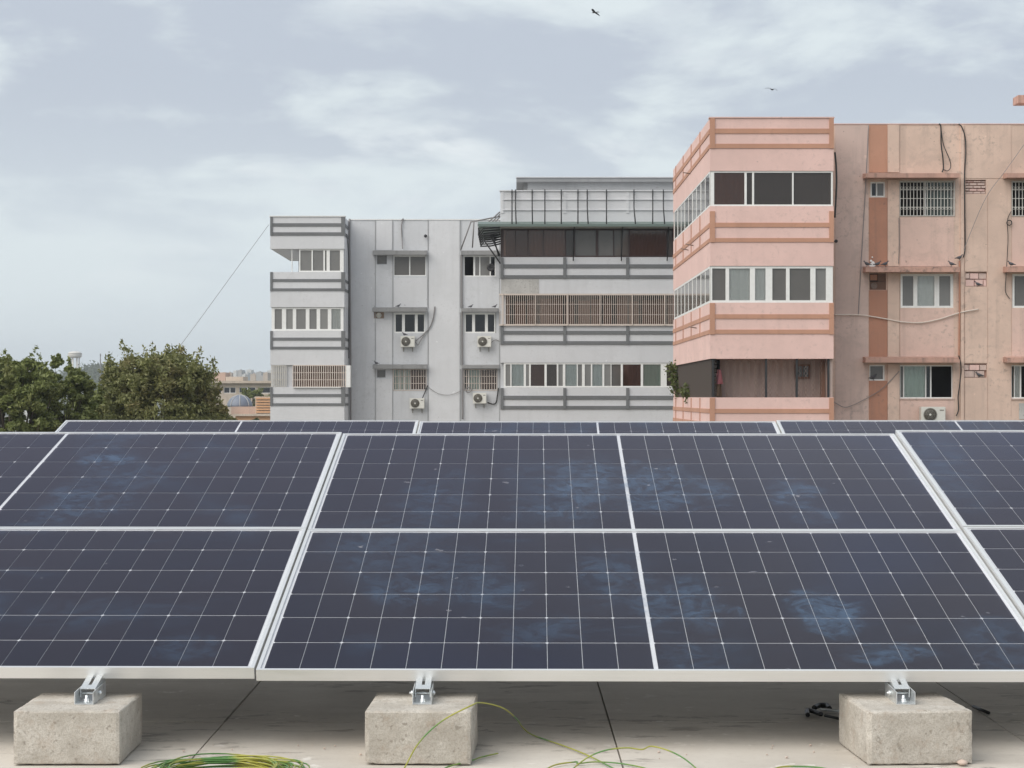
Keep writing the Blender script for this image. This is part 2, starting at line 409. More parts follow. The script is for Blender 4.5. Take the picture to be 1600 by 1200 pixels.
def smooth_path(pts, n=8):
    pts = [Vector(p) for p in pts]; q = [pts[0]] + pts + [pts[-1]]; out = []
    for i in range(1, len(q) - 2):
        for k in range(n):
            t = k / n
            out.append(0.5 * ((2 * q[i]) + (-q[i - 1] + q[i + 1]) * t + (2 * q[i - 1] - 5 * q[i] + 4 * q[i + 1] - q[i + 2]) * t * t + (-q[i - 1] + 3 * q[i] - 3 * q[i + 1] + q[i + 2]) * t ** 3))
    out.append(pts[-1]); return out
def cable(name, pts, r, mat, label, cat='cable', n=6, group=None, steps=8):
    o = MB().tube(smooth_path(pts, steps), r, n).build(name, mat)
    return tag(o, label, cat, group)

# ------------------------------------------------------------------ ground and roof deck
def plane(name, x0, x1, y0, y1, z, mat):
    m = MB(); m.add([(x0, y0, z), (x1, y0, z), (x1, y1, z), (x0, y1, z)], [(0, 1, 2, 3)])
    return struct(m.build(name, mat))
plane('ground', -1500, 1500, -300, 2200, 0.0, 'street_ground')
deck = struct(MB().box(-9.6, 10.6, -6.0, 15.2, 0.004, FLOOR - 0.03).build('roof_deck', 'joint_dark'))
slab_me = None
XJ = [-0.93 + 1.245 * k for k in range(-6, 9)]; YJ = [6.0 + 1.245 * k for k in range(-8, 7)]
rs = random.Random(3)
for i in range(len(XJ) - 1):
    for j in range(len(YJ) - 1):
        if slab_me is None:
            g = 0.0012; m = MB(); w = 1.245 / 2 - g
            h_ = w - 0.0025
            m.hexa([(-w, -h_, -0.034), (w, -h_, -0.034), (w, h_, -0.034), (-w, h_, -0.034),
                    (-w + .0014, -h_ + .002, 0), (w - .0014, -h_ + .002, 0), (w - .0014, h_ - .002, 0), (-w + .0014, h_ - .002, 0)])
            o = m.build('roof_slab', 'roof_cement', deck, origin=(0, 0, 0)); slab_me = o.data
        else:
            o = bpy.data.objects.new('roof_slab', slab_me); COL.objects.link(o)
        place(o, (XJ[i] + 0.6225, YJ[j] + 0.6225, FLOOR + rs.uniform(-0.002, 0.002)), deck)

# ------------------------------------------------------------------ solar modules
MW, MH, MT = 2.384, 1.303, 0.035
ALPHA = R(14.5)
def module_meshes():
    D = {}
    m = MB(); lip = 0.011
    # frame: four bars with an outer wall, a top lip and a small step
    for (x0, x1, y0, y1) in ((0, MW, 0, lip), (0, MW, MH - lip, MH), (0, lip, lip, MH - lip), (MW - lip, MW, lip, MH - lip)):
        m.box(x0, x1, y0, y1, 0, MT)
    for (x0, x1, y0, y1) in ((0.03, MW - .03, lip, 0.03), (0.03, MW - .03, MH - 0.03, MH - lip)):
        m.box(x0, x1, y0, y1, 0, 0.0018)
    D['frame'] = (m, 'aluminium')
    D['backsheet'] = (MB().box(lip, MW - lip, lip, MH - lip, MT - 0.010, MT - 0.0060), 'backsheet')
    g = MB(); g.add([(lip, lip, MT - 0.0022), (MW - lip, lip, MT - 0.0022), (MW - lip, MH - lip, MT - 0.0022), (lip, MH - lip, MT - 0.0022)], [(0, 1, 2, 3)])
    D['glass'] = (g, 'solar_glass')
    j = MB().box(MW / 2 - .06, MW / 2 + .06, MH - .16, MH - .06, MT - 0.032, MT - 0.0102)
    D['junction_box'] = (j, 'tool_black')
    return D
MD = module_meshes(); MM = {}
CW, CH = 0.1039, 0.2060
def cell_mesh(flip):
    c = 0.0050; w, h = CW / 2, CH / 2
    pts = [(-w, -h + c), (-w + c, -h), (w, -h), (w, h), (-w + c, h), (-w, h - c)]
    if flip: pts = [(-x, y) for x, y in pts][::-1]
    me = bpy.data.meshes.new('solar_cell'); n = len(pts)
    me.from_pydata([(x, y, 0) for x, y in pts] + [(x, y, -0.0010) for x, y in pts], [],
                   [tuple(range(n))] + [(i, i + n, (i + 1) % n + n, (i + 1) % n) for i in range(n)])
    me.materials.append(MATS['solar_cell']); return me
CELL = (cell_mesh(False), cell_mesh(True))
cu = []
u = 0.011 + 0.0105
for k in range(22):
    cu.append(u + CW / 2); u += CW + (0.014 if k == 10 else 0.0020)
v0 = (MH - (6 * CH + 5 * 0.0061)) / 2
cv = [v0 + CH / 2 + r * (CH + 0.0061) for r in range(6)]
def module(base, rz, u0, v0_, dz, droll, label, group):
    Rm = Matrix.Rotation(rz, 4, 'Z') @ Matrix.Rotation(ALPHA, 4, 'X')
    root = bpy.data.objects.new('solar_panel', None); COL.objects.link(root); root.empty_display_size = 0.2
    loc = Vector(base) + (Rm @ Vector((u0, v0_, -MT))) + Vector((0, 0, dz))
    root.matrix_world = Matrix.Translation(loc) @ Rm @ Matrix.Rotation(droll, 4, 'Y')
    tag(root, label, 'solar panel', group)
    for k, (m, mat) in MD.items():
        if k not in MM:
            o = m.build(k, mat, origin=(0, 0, 0)); MM[k] = o.data
        else:
            o = bpy.data.objects.new(k, MM[k]); COL.objects.link(o)
        o.parent = root; o.location = (0, 0, 0)
    for c in range(22):
        for r in range(6):
            o = bpy.data.objects.new('solar_cell', CELL[c % 2 if c < 11 else (c - 11) % 2]); COL.objects.link(o)
            o.parent = root; o.location = (cu[c], cv[r], MT - 0.0044)
    return root
RZ1, RZ2 = R(-0.67), R(-1.0)
B1 = (-0.762, 5.524, CZ - 0.8095); PIT = MW + 0.006; PV = MH + 0.004
G1, G2 = 'front row of solar panels', 'rear row of solar panels'
pos = {-1: ('left', 'cut off by the left edge', 0.003), 0: ('middle', 'the only one seen whole', -0.003), 1: ('right', 'cut off by the right edge', 0.010)}
for c, (nm, ex, dz) in pos.items():
    for r, rn in ((0, 'lower'), (1, 'upper')):
        if c == 0:
            lb = ('lower middle solar panel of the front row, pale wipe marks, seen whole' if r == 0 else
                  'upper middle solar panel of the front row, seen whole')
        else:
            lb = '%s %s solar panel of the front row, %s' % (rn, nm, ex)
        module(B1, RZ1, c * PIT, r * PV, dz + (0.002 if r and c == 1 else 0), R(0.0), lb, G1)
B2 = (-3.055, 10.0, CZ - 0.8155)
pos2 = {0: 'at its left end before the trees', 1: 'in front of the grey building', 2: 'in front of the pink building'}
for c, ex in pos2.items():
    for r, rn in ((0, 'lower'), (1, 'upper')):
        lb = ('rear row solar panel, top strip showing, %s' % ex) if r else ('lower rear row solar panel, %s' % ex)
        module(B2, RZ2, c * (MW + 0.008), r * PV, (0.004, -0.002, 0.005)[c], 0.0, lb, G2)

# ------------------------------------------------------------------ mounting rails, concrete blocks
def rail(base, xm, label, first, legs=True, skew=0.0):
    """U bracket bolted to a block + slotted channel running up the slope + rear leg. xm: X of the rail at the bracket"""
    bz = CZ - 0.895; y0 = base[1] - 0.128
    root = thing('mounting_rail', (xm, y0 + .06, bz), label, 'mounting rail', 'galvanised rails under the solar panels')
    m = MB(); w = 0.028; th = 0.0025; L = 0.165
    m.box(xm - w, xm + w, y0, y0 + L, bz, bz + th)
    for s in (-1, 1):
        xa = xm + s * w; xb = xm + s * (w - th)
        xa, xb = min(xa, xb), max(xa, xb)
        m.hexa([(xa, y0, bz + th), (xb, y0, bz + th), (xb, y0 + L, bz + th), (xa, y0 + L, bz + th),
                (xa, y0, bz + 0.036), (xb, y0, bz + 0.036), (xb, y0 + L, bz + 0.044), (xa, y0 + L, bz + 0.044)])
    m.build('base_bracket', 'galvanised', root)
    m = MB(); m.lathe((xm, y0 + .035, bz + th), [(0.011, 0), (0.011, 0.002), (0.0085, 0.003), (0.0085, 0.009), (0.005, 0.0095), (0.005, 0.018), (0.003, 0.020)], 8)
    m.build('anchor_bolt', 'galvanised', root)
    m = MB(); m.tube([(xm - w - .012, y0 + .075, bz + .022), (xm + w + .008, y0 + .075, bz + .022)], 0.004, 6)
    m.tube([(xm - w - .007, y0 + .075, bz + .022), (xm - w - .0005, y0 + .075, bz + .022)], 0.008, 6)
    m.tube([(xm + w + .0005, y0 + .075, bz + .022), (xm + w + .006, y0 + .075, bz + .022)], 0.008, 6)
    m.build('cross_bolt', 'galvanised', root)
    # channel: top web in two strips with bridges (slots), two sides
    m = MB(); ca, sa = math.cos(ALPHA), math.sin(ALPHA)
    o = Vector((xm, y0 + .052, bz + 0.029)); dx = math.tan(-skew)
    def q(u_, s, n_): return o + Vector((s + u_ * ca * 0.0117, u_ * ca - n_ * sa, u_ * sa + n_ * ca))
    hw = 0.0225; LL = 2.62; hh = 0.0275
    def bar(u0, u1, s0, s1, n0, n1):
        m.hexa([q(u0, s0, n0), q(u0, s1, n0), q(u1, s1, n0), q(u1, s0, n0), q(u0, s0, n1), q(u0, s1, n1), q(u1, s1, n1), q(u1, s0, n1)])
    top = 0.0105
    bar(0, LL, -hw, -.0045, top - .002, top); bar(0, LL, .0045, hw, top - .002, top)
    uu = 0.0
    while uu < LL - 0.1:
        bar(uu, uu + 0.028, -.0044, .0044, top - .002, top - 0.0001); uu += 0.1
    bar(0, LL, -hw, -hw + .002, top - hh, top - .0021); bar(0, LL, hw - .002, hw, top - hh, top - .0021)
    m.build('slotted_channel', 'galvanised', root)
    if legs:
        e = q(2.45, 0, top - hh)
        m = MB(); m.box(e.x - .02, e.x + .02, e.y - .02, e.y + .02, FLOOR + 0.158, e.z + 0.006); m.build('rear_leg', 'galvanised', root)
    return root
def rough_block(name, cx, cy, ang, w, d, h, seed, label):
    n = 24; rn = random.Random(seed)
    import bmesh
    bm = bmesh.new(); bmesh.ops.create_cube(bm, size=1.0)
    bmesh.ops.subdivide_edges(bm, edges=bm.edges[:], cuts=n, use_grid_fill=True)
    so = Vector((seed * 13.1, seed * 7.7, seed * 3.3))
    for v in bm.verts:
        p = Vector((v.co.x * w, v.co.y * d, v.co.z * h))
        ex = [0.5 - abs(v.co.x) < 0.01, 0.5 - abs(v.co.y) < 0.01, 0.5 - abs(v.co.z) < 0.01]
        ne = sum(ex)
        if ne >= 2:      # worn arris
            k = 0.0022 + 0.0035 * max(0, noise.noise(p * 40 + so)) + 0.016 * max(0, noise.noise(p * 13 + so) - 0.28)
            for a in range(3):
                if ex[a]: p[a] -= math.copysign(k, p[a])
        else:
            k = 0.0018 * noise.noise(p * 14 + so)
            for a in range(3):
                if ex[a]: p[a] += k
        v.co = p + Vector((0, 0, h / 2))
    me = bpy.data.meshes.new(name); bm.to_mesh(me); bm.free(); me.materials.append(MATS['concrete_block'])
    o = bpy.data.objects.new(name, me); COL.objects.link(o)
    o.location = (cx, cy, FLOOR + 0.001); o.rotation_euler = (0, 0, ang); WL[o] = Vector(o.location)
    return tag(o, label, 'concrete block', 'concrete blocks holding up the solar panels')
BK = [(-1.2715, 5.46, R(0.6), 'speckled concrete block at far left under its steel rail'),
      (-0.262, 5.46, R(-2.0), 'concrete block in the middle with green-yellow wire draped past its corner'),
      (1.152, 5.46, R(4.0), 'pale concrete block at right with a pebble at its foot')]
for i, (x, y, a, lb) in enumerate(BK):
    rough_block('concrete_block', x, y, a, 0.305, 0.345, 0.154, i + 1, lb)
RL = [(-1.245, 'steel slotted rail bolted to the left concrete block'), (-0.262, 'steel slotted rail bolted to the middle concrete block'), (1.145, 'steel slotted rail bolted to the right concrete block')]
for i, (x, lb) in enumerate(RL):
    rail(B1, x, lb, i == 0)
    rough_block('concrete_block', x + .03, 5.452 + 2.45 * math.cos(ALPHA), 0, 0.30, 0.30, 0.154, i + 11, 'rear concrete block under the raised edge of the front panel row')
for i, x in enumerate((-2.55, -0.6, 1.3, 3.4)):
    rail((0, 9.945 - x * .0175, 0), x, 'steel slotted rail under the rear panel row', False)
    for k, yy in enumerate((9.88, 9.88 + 2.45 * math.cos(ALPHA))):
        rough_block('concrete_block', x + .03 * k, yy - x * .0175, 0, 0.30, 0.30, 0.154, i * 2 + k + 21, 'concrete block under the rear panel row')

# ------------------------------------------------------------------ building helpers
def front(Y):
    return lambda a, b, d: (a, Y + d, b)
def side(X):                       # plane facing -X, a runs along Y, d inwards (+X)
    return lambda a, b, d: (X + d, a, b)
GL = {'grey': 'glass_grey', 'mid': 'glass_mid', 'dark': 'glass_dark', 'brown': 'glass_brown', 'clear': 'glass_clear', 'black': 'glass_black', 'green': 'glass_green'}
def window(parent, mp, a0, a1, b0, b1, segs, tb=0.06, mat='frame_white', dep=0.07, d=0.03, casement=None, name='window'):
    """segs: (a0, a1, glass or None, curtain or None); frame fills what the panes leave free"""
    root = bpy.data.objects.new(name, None); COL.objects.link(root); root.empty_display_size = 0.1
    place(root, mp((a0 + a1) / 2, b0, d), parent)
    fr = MB(); fr.mbox(mp, a0, a1, b0, b0 + tb, d, d + dep); fr.mbox(mp, a0, a1, b1 - tb, b1, d, d + dep)
    x = a0
    for s in segs:
        if s[0] - x > 0.004: fr.mbox(mp, x, s[0], b0 + tb, b1 - tb, d + (0.004 if x > a0 else 0), d + dep - .004)
        x = s[1]
    if a1 - x > 0.004: fr.mbox(mp, x, a1, b0 + tb, b1 - tb, d, d + dep - .004)
    fr.build('frame', mat, root)
    for i, s in enumerate(segs):
        if s[2]:
            MB().mbox(mp, s[0] - .004, s[1] + .004, b0 + tb - .004, b1 - tb + .004, d + dep * 0.55 + (i % 2) * dep * .17, d + dep * 0.55 + 0.006 + (i % 2) * dep * .17).build('pane', GL[s[2]], root)
        if len(s) > 3 and s[3]:
            MB().sheet(mp, s[0] - .02, s[1] + .02, b0 + .03, b1 - .01, d + dep + 0.045, max(2, int((s[1] - s[0]) / 0.16)), 0.018).build('curtain', s[3], root)
    return root
def grille(parent, mp, a0, a1, b0, b1, nv, nh, w, mat, d, name='grille', frame=True, orn=False):
    m = MB()
    for i in range(nv + 1):
        a = a0 + (a1 - a0) * i / nv; m.mbox(mp, a - w / 2, a + w / 2, b0, b1, d, d + w)
    for j in range(nh + 1):
        b = b0 + (b1 - b0) * j / nh; m.mbox(mp, a0, a1, b - w / 2, b + w / 2, d + w * 1.02, d + w * 1.8)
    if orn:                        # rings between the bars
        for fr_ in (0.22, 0.80):
            b = b0 + (b1 - b0) * fr_; st = (a1 - a0) / nv
            for i in range(nv):
                c = a0 + st * (i + 0.5); r = st * 0.36
                pts = [Vector(mp(c + r * math.cos(k * math.pi / 4), b + r * math.sin(k * math.pi / 4), d + w * 0.5)) for k in range(9)]
                m.tube(pts, w * 0.35, 4, cap=False)
    return m.build(name, mat, parent, kind='stuff')
def wall(parent, name, mat, mp, a0, a1, b0, b1, holes, thick=0.28):
    As = sorted({a0, a1, *[h[0] for h in holes], *[h[1] for h in holes]}); Bs = sorted({b0, b1, *[h[2] for h in holes], *[h[3] for h in holes]})
    As = [a for a in As if a0 <= a <= a1]; Bs = [b for b in Bs if b0 <= b <= b1]
    m = MB()
    for i in range(len(As) - 1):
        for j in range(len(Bs) - 1):
            ca, cb = (As[i] + As[i + 1]) / 2, (Bs[j] + Bs[j + 1]) / 2
            if any(h[0] < ca < h[1] and h[2] < cb < h[3] for h in holes): continue
            m.add([mp(As[i], Bs[j], 0), mp(As[i + 1], Bs[j], 0), mp(As[i + 1], Bs[j + 1], 0), mp(As[i], Bs[j + 1], 0)], [(0, 1, 2, 3)])
    for h in holes:
        q = [mp(h[0], h[2], 0), mp(h[1], h[2], 0), mp(h[1], h[3], 0), mp(h[0], h[3], 0)]
        r = [mp(h[0], h[2], thick), mp(h[1], h[2], thick), mp(h[1], h[3], thick), mp(h[0], h[3], thick)]
        m.add(q + r, [(0, 4, 5, 1), (1, 5, 6, 2), (2, 6, 7, 3), (3, 7, 4, 0)])
    return m.build(name, mat, parent)
def sunshade(parent, x0, x1, z0, z1, Y, out, mat):
    t_ = 0.05
    m = MB()
    m.hexa([(x0, Y - out, z0), (x1, Y - out, z0), (x1, Y - .001, z0 + .02), (x0, Y - .001, z0 + .02),
            (x0 + .01, Y - out + .01, z1), (x1 - .01, Y - out + .01, z1), (x1 - .01, Y - .001, z1 + t_), (x0 + .01, Y - .001, z1 + t_)])
    return m.build('sunshade', mat, parent)

def ac_unit(x0, x1, z0, z1, Y, label, face='ac_white', fan='ac_dark', seed=0):
    w, h, dp = x1 - x0, z1 - z0, 0.32; yf = Y - dp - 0.10
    root = thing('air_conditioner_unit', ((x0 + x1) / 2, Y - .1, z0), label, 'air conditioner', 'outdoor air conditioner units on the facades')
    m = MB(); b = 0.02
    m.hexa([(x0, yf + b, z0), (x1, yf + b, z0), (x1, Y - .10, z0), (x0, Y - .10, z0), (x0, yf + b, z1), (x1, yf + b, z1), (x1, Y - .10, z1), (x0, Y - .10, z1)])
    m.box(x0 + b, x1 - b, yf, yf + b, z0 + b, z1 - b)
    m.build('casing', face, root)
    cx = x0 + w * 0.37; cz = (z0 + z1) / 2; r = h * 0.43
    m = MB(); m.lathe((cx, yf, cz), [(r, -.004), (r, -.022), (r * 0.93, -.026), (r * 0.90, -.012), (r * .2, -.012)], 20, 'y'); m.build('fan_ring', 'ac_grey', root)
    m = MB(); m.lathe((cx, yf, cz), [(r * .89, -.0125), (r * .89, -.0145), (r * .12, -.020), (r * .05, -.021)], 20, 'y'); m.build('fan', fan, root)
    m = MB(); m.lathe((cx, yf, cz), [(r * .17, -.0215), (r * .17, -.028), (r * .08, -.030)], 12, 'y'); m.build('fan_hub', face, root)
    m = MB()
    for k in range(6):
        aa = k * math.pi / 3
        m.tube([(cx + r * .16 * math.cos(aa), yf - .027, cz + r * .16 * math.sin(aa)), (cx + r * .95 * math.cos(aa), yf - .027, cz + r * .95 * math.sin(aa))], 0.006, 4)
    for q in (.4, .65): m.tube([(cx + r * q * math.cos(k * math.pi / 8), yf - .027, cz + r * q * math.sin(k * math.pi / 8)) for k in range(17)], 0.005, 4, cap=False)
    m.build('fan_guard', 'ac_grey', root)
    B('badge', 'ac_grey', root, (x0 + w * .76, x0 + w * .93, yf - .003, yf - .0005, z1 - h * .26, z1 - h * .18))
    for s in (.18, .82):
        B('bracket', 'ac_grey', root, (x0 + w * s - .02, x0 + w * s + .02, yf + .04, Y - .002, z0 - .035, z0 - .003), (x0 + w * s - .02, x0 + w * s + .02, Y - .035, Y - .002, z0 - .25, z0 - .036))
    return root

def pigeon(px, py, Y, face, label, size=0.30, group='pigeons perched on the buildings'):
    """feet at the pixel; body one lofted mesh from tail to beak"""
    p = P(px, py, Y); s = size / 0.30; f = face
    prof = [(-.17, .085, .012, .022), (-.11, .095, .020, .034), (-.05, .105, .045, .050), (.00, .112, .056, .055), (.05, .130, .050, .048),
            (.082, .165, .033, .031), (.095, .195, .024, .024), (.108, .214, .025, .023), (.125, .216, .019, .017), (.138, .211, .007, .006), (.155, .205, .002, .002)]
    n = 8; v = []; fc = []
    for i, (x, z, rz, ry) in enumerate(prof):
        for k in range(n):
            a = 2 * math.pi * k / n
            tz = rz * math.sin(a)
            v.append(Vector((f * (x * s - 0.25 * tz * s), ry * math.cos(a) * s, (z + tz) * s)) + p)
    for i in range(len(prof) - 1):
        for k in range(n):
            k2 = (k + 1) % n; fc.append((i * n + k, i * n + k2, (i + 1) * n + k2, (i + 1) * n + k))
    fc.append(tuple(range(n))[::-1]); fc.append(tuple((len(prof) - 1) * n + k for k in range(n)))
    m = MB(); m.add(v, fc, True)
    for yy in (-.02, .02):
        m.tube([p + Vector((f * .01 * s, yy * s, .07 * s)), p + Vector((f * .015 * s, yy * s, 0.004)), p + Vector((f * .05 * s, yy * s, 0.004))], 0.006 * s, 4)
    return tag(m.build('pigeon', 'bird_grey'), label, 'bird', group)

# ------------------------------------------------------------------ pink apartment building
YF, YM, YB = 60.0, 62.5, 73.7
XL, XR = PX(1109.5, YF), PX(1302.5, YF)
pk = thing('apartment_building', (12.0, 66.0, 0), 'pink apartment building with terracotta bands and a glazed corner bay at right', 'building')
zf = lambda py: PZ(py, YF)
xf = lambda px: PX(px, YF)
zm = lambda py: PZ(py, YM)
xm_ = lambda px: PX(px, YM)
LV = [(184.5, 267), (322, 415.5), (473, 560.5), (621, None)]
XEND = 25.0
for i, (t_, b_) in enumerate(LV):
    z1 = zf(t_); z0 = zf(b_) if b_ else 0.004
    sp = MB()
    sp.box(XL, XR, YF, YB, z0, z1)
    o = sp.build('bay_spandrel', 'pink', pk)
    # terracotta bands: corner posts + two rails, front
    for (pa, pb) in ((1109.5, 1117), (1295.5, 1302.5)):
        ptop = (184.5, 330, 473.6, 621.5)[i]; pbot = (232, 378.5, 522.5, 668)[i]
        xa, xb = xf(pa), xf(pb)
        if pa < 1200: xa -= 0.003
        else: xb += 0.003
        B('corner_post', 'terracotta', pk, (xa, xb, YF - .035, YF + .12, zf(pbot), zf(ptop) + (0.004 if i == 0 else 0)))
    for (ra, rb) in (((201, 208.7), (224.7, 231.7)), ((348, 355), (372, 378.3)), ((491, 498), (515, 521.6)), ((638.8, 645.6), (660, 667)))[i]:
        B('band', 'terracotta', pk, (xf(1117) + .002, xf(1295.5) - .002, YF - .025, YF - .001, zf(rb), zf(ra)))
        B('band', 'terracotta', pk, (XL - .022, XL - .001, YF + .125, YB - .05, zf(rb), zf(ra)))
    for k, yj in enumerate((63.1, 66.2, 69.3, 72.4)):
        pbot = (231.7, 378.3, 521.6, 667)[i]; ptop = (184.5, 322.5, 473.6, 621.5)[i]
        B('joint_strip', 'terracotta_dull', pk, (XL - .03, XL - .0005, yj - .022, yj + .022, zf(pbot), zf(ptop) - .01))
# thin coping on the bay parapet
B('coping', 'pink', pk, (XL - .03, XR + .03, YF - .04, YF + .3, zf(184.5) + .002, zf(184.5) + .035))
for (yy, py) in ((66.6, 272), (65.5, 384), (67.4, 391), (64.4, 513)):
    m = MB(); z_ = PZ(py, yy); m.tube([(XL + .05, yy, z_), (XL - .28, yy - .1, z_ + .05)], 0.02, 5); m.build('steel_stub', 'brown_iron', pk)
# glazed storeys: core, end wall, windows
def core(b0, b1, back, mat, inset_side):
    z0, z1 = zf(b1), zf(b0)
    B('inner_wall', mat, pk, (XL + inset_side, XR - .16, YF + back, YB - .3, z0, z1))
    B('end_wall', 'pink_wall_pale', pk, (XR - .15, XR - .01, YF + .16, YM + .3, z0, z1))
    B('rear_pier', 'pink', pk, (XL + .02, XL + inset_side, YB - .35, YB - .02, z0, z1))
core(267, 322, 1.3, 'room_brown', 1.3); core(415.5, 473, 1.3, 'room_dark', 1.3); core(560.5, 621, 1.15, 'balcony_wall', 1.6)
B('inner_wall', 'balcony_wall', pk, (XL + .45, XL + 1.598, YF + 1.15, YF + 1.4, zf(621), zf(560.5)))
def segs_px(lst, Y): return [(PX(s[0], Y), PX(s[1], Y), *s[2:]) for s in lst]
window(pk, front(YF), xf(1110.5), xf(1301.5), zf(321.8), zf(267.2), segs_px([(1116, 1163.5, 'brown', 'curtain_tan'), (1167, 1175.5, 'dark'), (1178.5, 1238, 'dark', 'curtain_brown'), (1240.3, 1299, 'dark')], YF), 0.05)
window(pk, front(YF), xf(1110.5), xf(1301.5), zf(472.8), zf(415.7), segs_px([(1113, 1134, 'mid'), (1139.5, 1172, 'clear', 'blind_white'), (1180, 1196.5, 'clear', 'blind_white'), (1207, 1228.5, 'mid', 'curtain_tan'), (1234, 1266.5, 'mid'), (1274.5, 1291, 'grey')], YF), 0.075)
def side_segs(kinds):
    n = len(kinds); st = (YB - .4 - (YF + .12)) / n; out = []
    for i, k in enumerate(kinds):
        a = YF + .12 + st * i; out.append((a + .06, a + st - .06, *k))
    return out
window(pk, side(XL), YF + .12, YB - .4, zf(321.8), zf(267.2), side_segs([('dark',), ('grey',), ('mid', 'curtain_tan'), ('grey',), ('brown', 'curtain_tan'), ('dark',), ('grey',), ('mid', 'curtain_tan'), ('mid',)]), 0.05, 'frame_white', 0.02, 0.0)
window(pk, side(XL), YF + .12, YB - .4, zf(472.8), zf(415.7), side_segs([('grey', 'blind_white'), ('grey', 'blind_white'), ('mid',), ('grey', 'blind_white'), ('mid',), ('grey',), ('grey', 'blind_white'), ('mid',), ('grey',)]), 0.07, 'frame_white', 0.02, 0.0)
# open balcony with netting
zb0, zb1 = zf(621), zf(560.5)
for px in (1114.5, 1197.6, 1245.5, 1295):
    B('balcony_post', 'black_iron', pk, (xf(px) - .035, xf(px) + .035, YF + .06, YF + .13, zb0, zb1))
B('balcony_post', 'wood_brown', pk, (xf(1287), xf(1293.5), YF + .5, YF + .7, zb0, zb1))
m = MB(); ga, gb = xf(1131), xf(1293); st = 0.235
k = ga - 1.6
while k < gb:
    for sgn in (1, -1):
        pts = []
        for j in range(9):
            b = zb0 + (zb1 - zb0) * j / 8; a = k + 0.8 + sgn * (0.058 * math.cos(j * math.pi / 1.0))
            if ga <= a <= gb: pts.append((a, YF + .17 + .01 * sgn, b))
        if len(pts) > 1: m.tube(pts, 0.008, 4)
    k += 0.232
m.build('wire_mesh', 'brown_iron', pk, kind='stuff')
grille(pk, side(XL + .05), YF + .2, YB - .4, zb0, zb1, 80, 10, 0.10, 'net_dark', 0.0, 'side_netting')
window(pk, front(YF + 1.07), PX(1237, 61.8), PX(1260, 61.8), PZ(592, 61.8), PZ(570, 61.8), [(PX(1239, 61.8), PX(1248, 61.8), 'dark'), (PX(1249, 61.8), PX(1258, 61.8), 'dark')], 0.06, 'wood_brown', 0.05, 0.0)

# main wall, set back beside the bay
holes = []
def hole(a, b, c, d): holes.append((xm_(a), xm_(b), zm(d), zm(c)))
hole(1360, 1383, 284, 308); hole(1358.5, 1384.5, 427, 453); hole(1358.5, 1382.5, 570, 594.5)
hole(1405.5, 1491.5, 282.5, 338); hole(1407, 1490, 428, 481); hole(1406, 1489, 570.5, 622.5)
hole(1580.5, 1667, 282.5, 338); hole(1581.5, 1665, 428, 481); hole(1580.5, 1664, 570.5, 622.5)
hole(1508.5, 1540.5, 281, 303); hole(1508.5, 1542, 425, 447.5); hole(1506.5, 1542, 568, 590)
wall(pk, 'main_wall', 'pink_wall', front(YM), XR - .14, XEND, 0.004, zm(194.5), holes, 0.25)
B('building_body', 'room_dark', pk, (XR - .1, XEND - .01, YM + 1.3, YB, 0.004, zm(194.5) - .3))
B('roof_slab', 'pink_wall_pale', pk, (XR + .012, XEND, YM + .002, YB, zm(194.5) - .28, zm(194.5) - .004))
B('coping', 'pink', pk, (XR + .04, XEND, YM - .03, YM + .3, zm(194.5) + .001, zm(194.5) + .03))
# raised plaster strips (terracotta panel column, pale pilasters)
def strip(px0, px1, py0, py1, mat, out=0.03, name='pilaster'):
    return B(name, mat, pk, (xm_(px0), xm_(px1), YM - out, YM - .001, zm(py1), zm(py0)))
for (a, b) in ((195.2, 269.5), (309, 416), (453.5, 558.5), (595, 690)):
    strip(1357.8, 1386.4, a, b, 'terracotta' if a < 300 else 'terracotta_dull', 0.02, 'terracotta_panel')
for (a, b) in ((195.2, 269.5), (281.5, 416), (426, 558.5), (569, 690)):
    strip(1386.6, 1404.5, a, b, 'pink_wall', 0.05)
strip(1305, 1356.5, 195.2, 690, 'pink_wall_pale', 0.012)
strip(1500.5, 1505.5, 195.2, 690, 'pink_wall', 0.06)
strip(1506.2, 1579.5, 195.2, 278.5, 'pink_wall', 0.016); strip(1543.5, 1579.5, 280, 690, 'pink_wall', 0.016)
for (a, b) in ((304.5, 424), (449, 567), (591.5, 690)): strip(1507, 1542.6, a, b, 'pink_wall', 0.015)
for (a, b) in ((339.5, 416), (482.5, 558.5)):
    strip(1406.5, 1490.5, a, b, 'pink_panel', 0.014); strip(1581, 1660, a, b, 'pink_panel', 0.014)
strip(1406.5, 1490.5, 624, 690, 'pink_panel', 0.014)
for (y0, y1) in ((270.5, 277.5), (417, 425), (559, 566.5)):
    sunshade(pk, xm_(1352) * 62.0 / 62.5, xm_(1499.5) * 62.0 / 62.5, PZ(y1, 61.95), PZ(y0, 61.95), YM, 0.55, 'shade_pink')
    sunshade(pk, xm_(1573) * 62.0 / 62.5, xm_(1680), PZ(y1, 61.95), PZ(y0, 61.95), YM, 0.55, 'shade_pink')
m = MB()
for (px, py, r_) in ((1362.5, 415.2, .10), (1361, 408, .05), (1364, 411, .06), (1363, 402, .03), (1366, 413.8, .06)):
    c_ = P(px, py, 62.45); m.lathe(c_, [(r_, 0), (r_ * .8, -.012), (r_ * .3, -.016)], 9, 'y')
m.build('droppings', 'frame_white', pk, kind='stuff')
# small windows
S = lambda lst: segs_px(lst, YM)
window(pk, front(YM), xm_(1360), xm_(1383), zm(308), zm(284), S([(1362.5, 1369, 'black'), (1371, 1381, 'grey')]), 0.05)
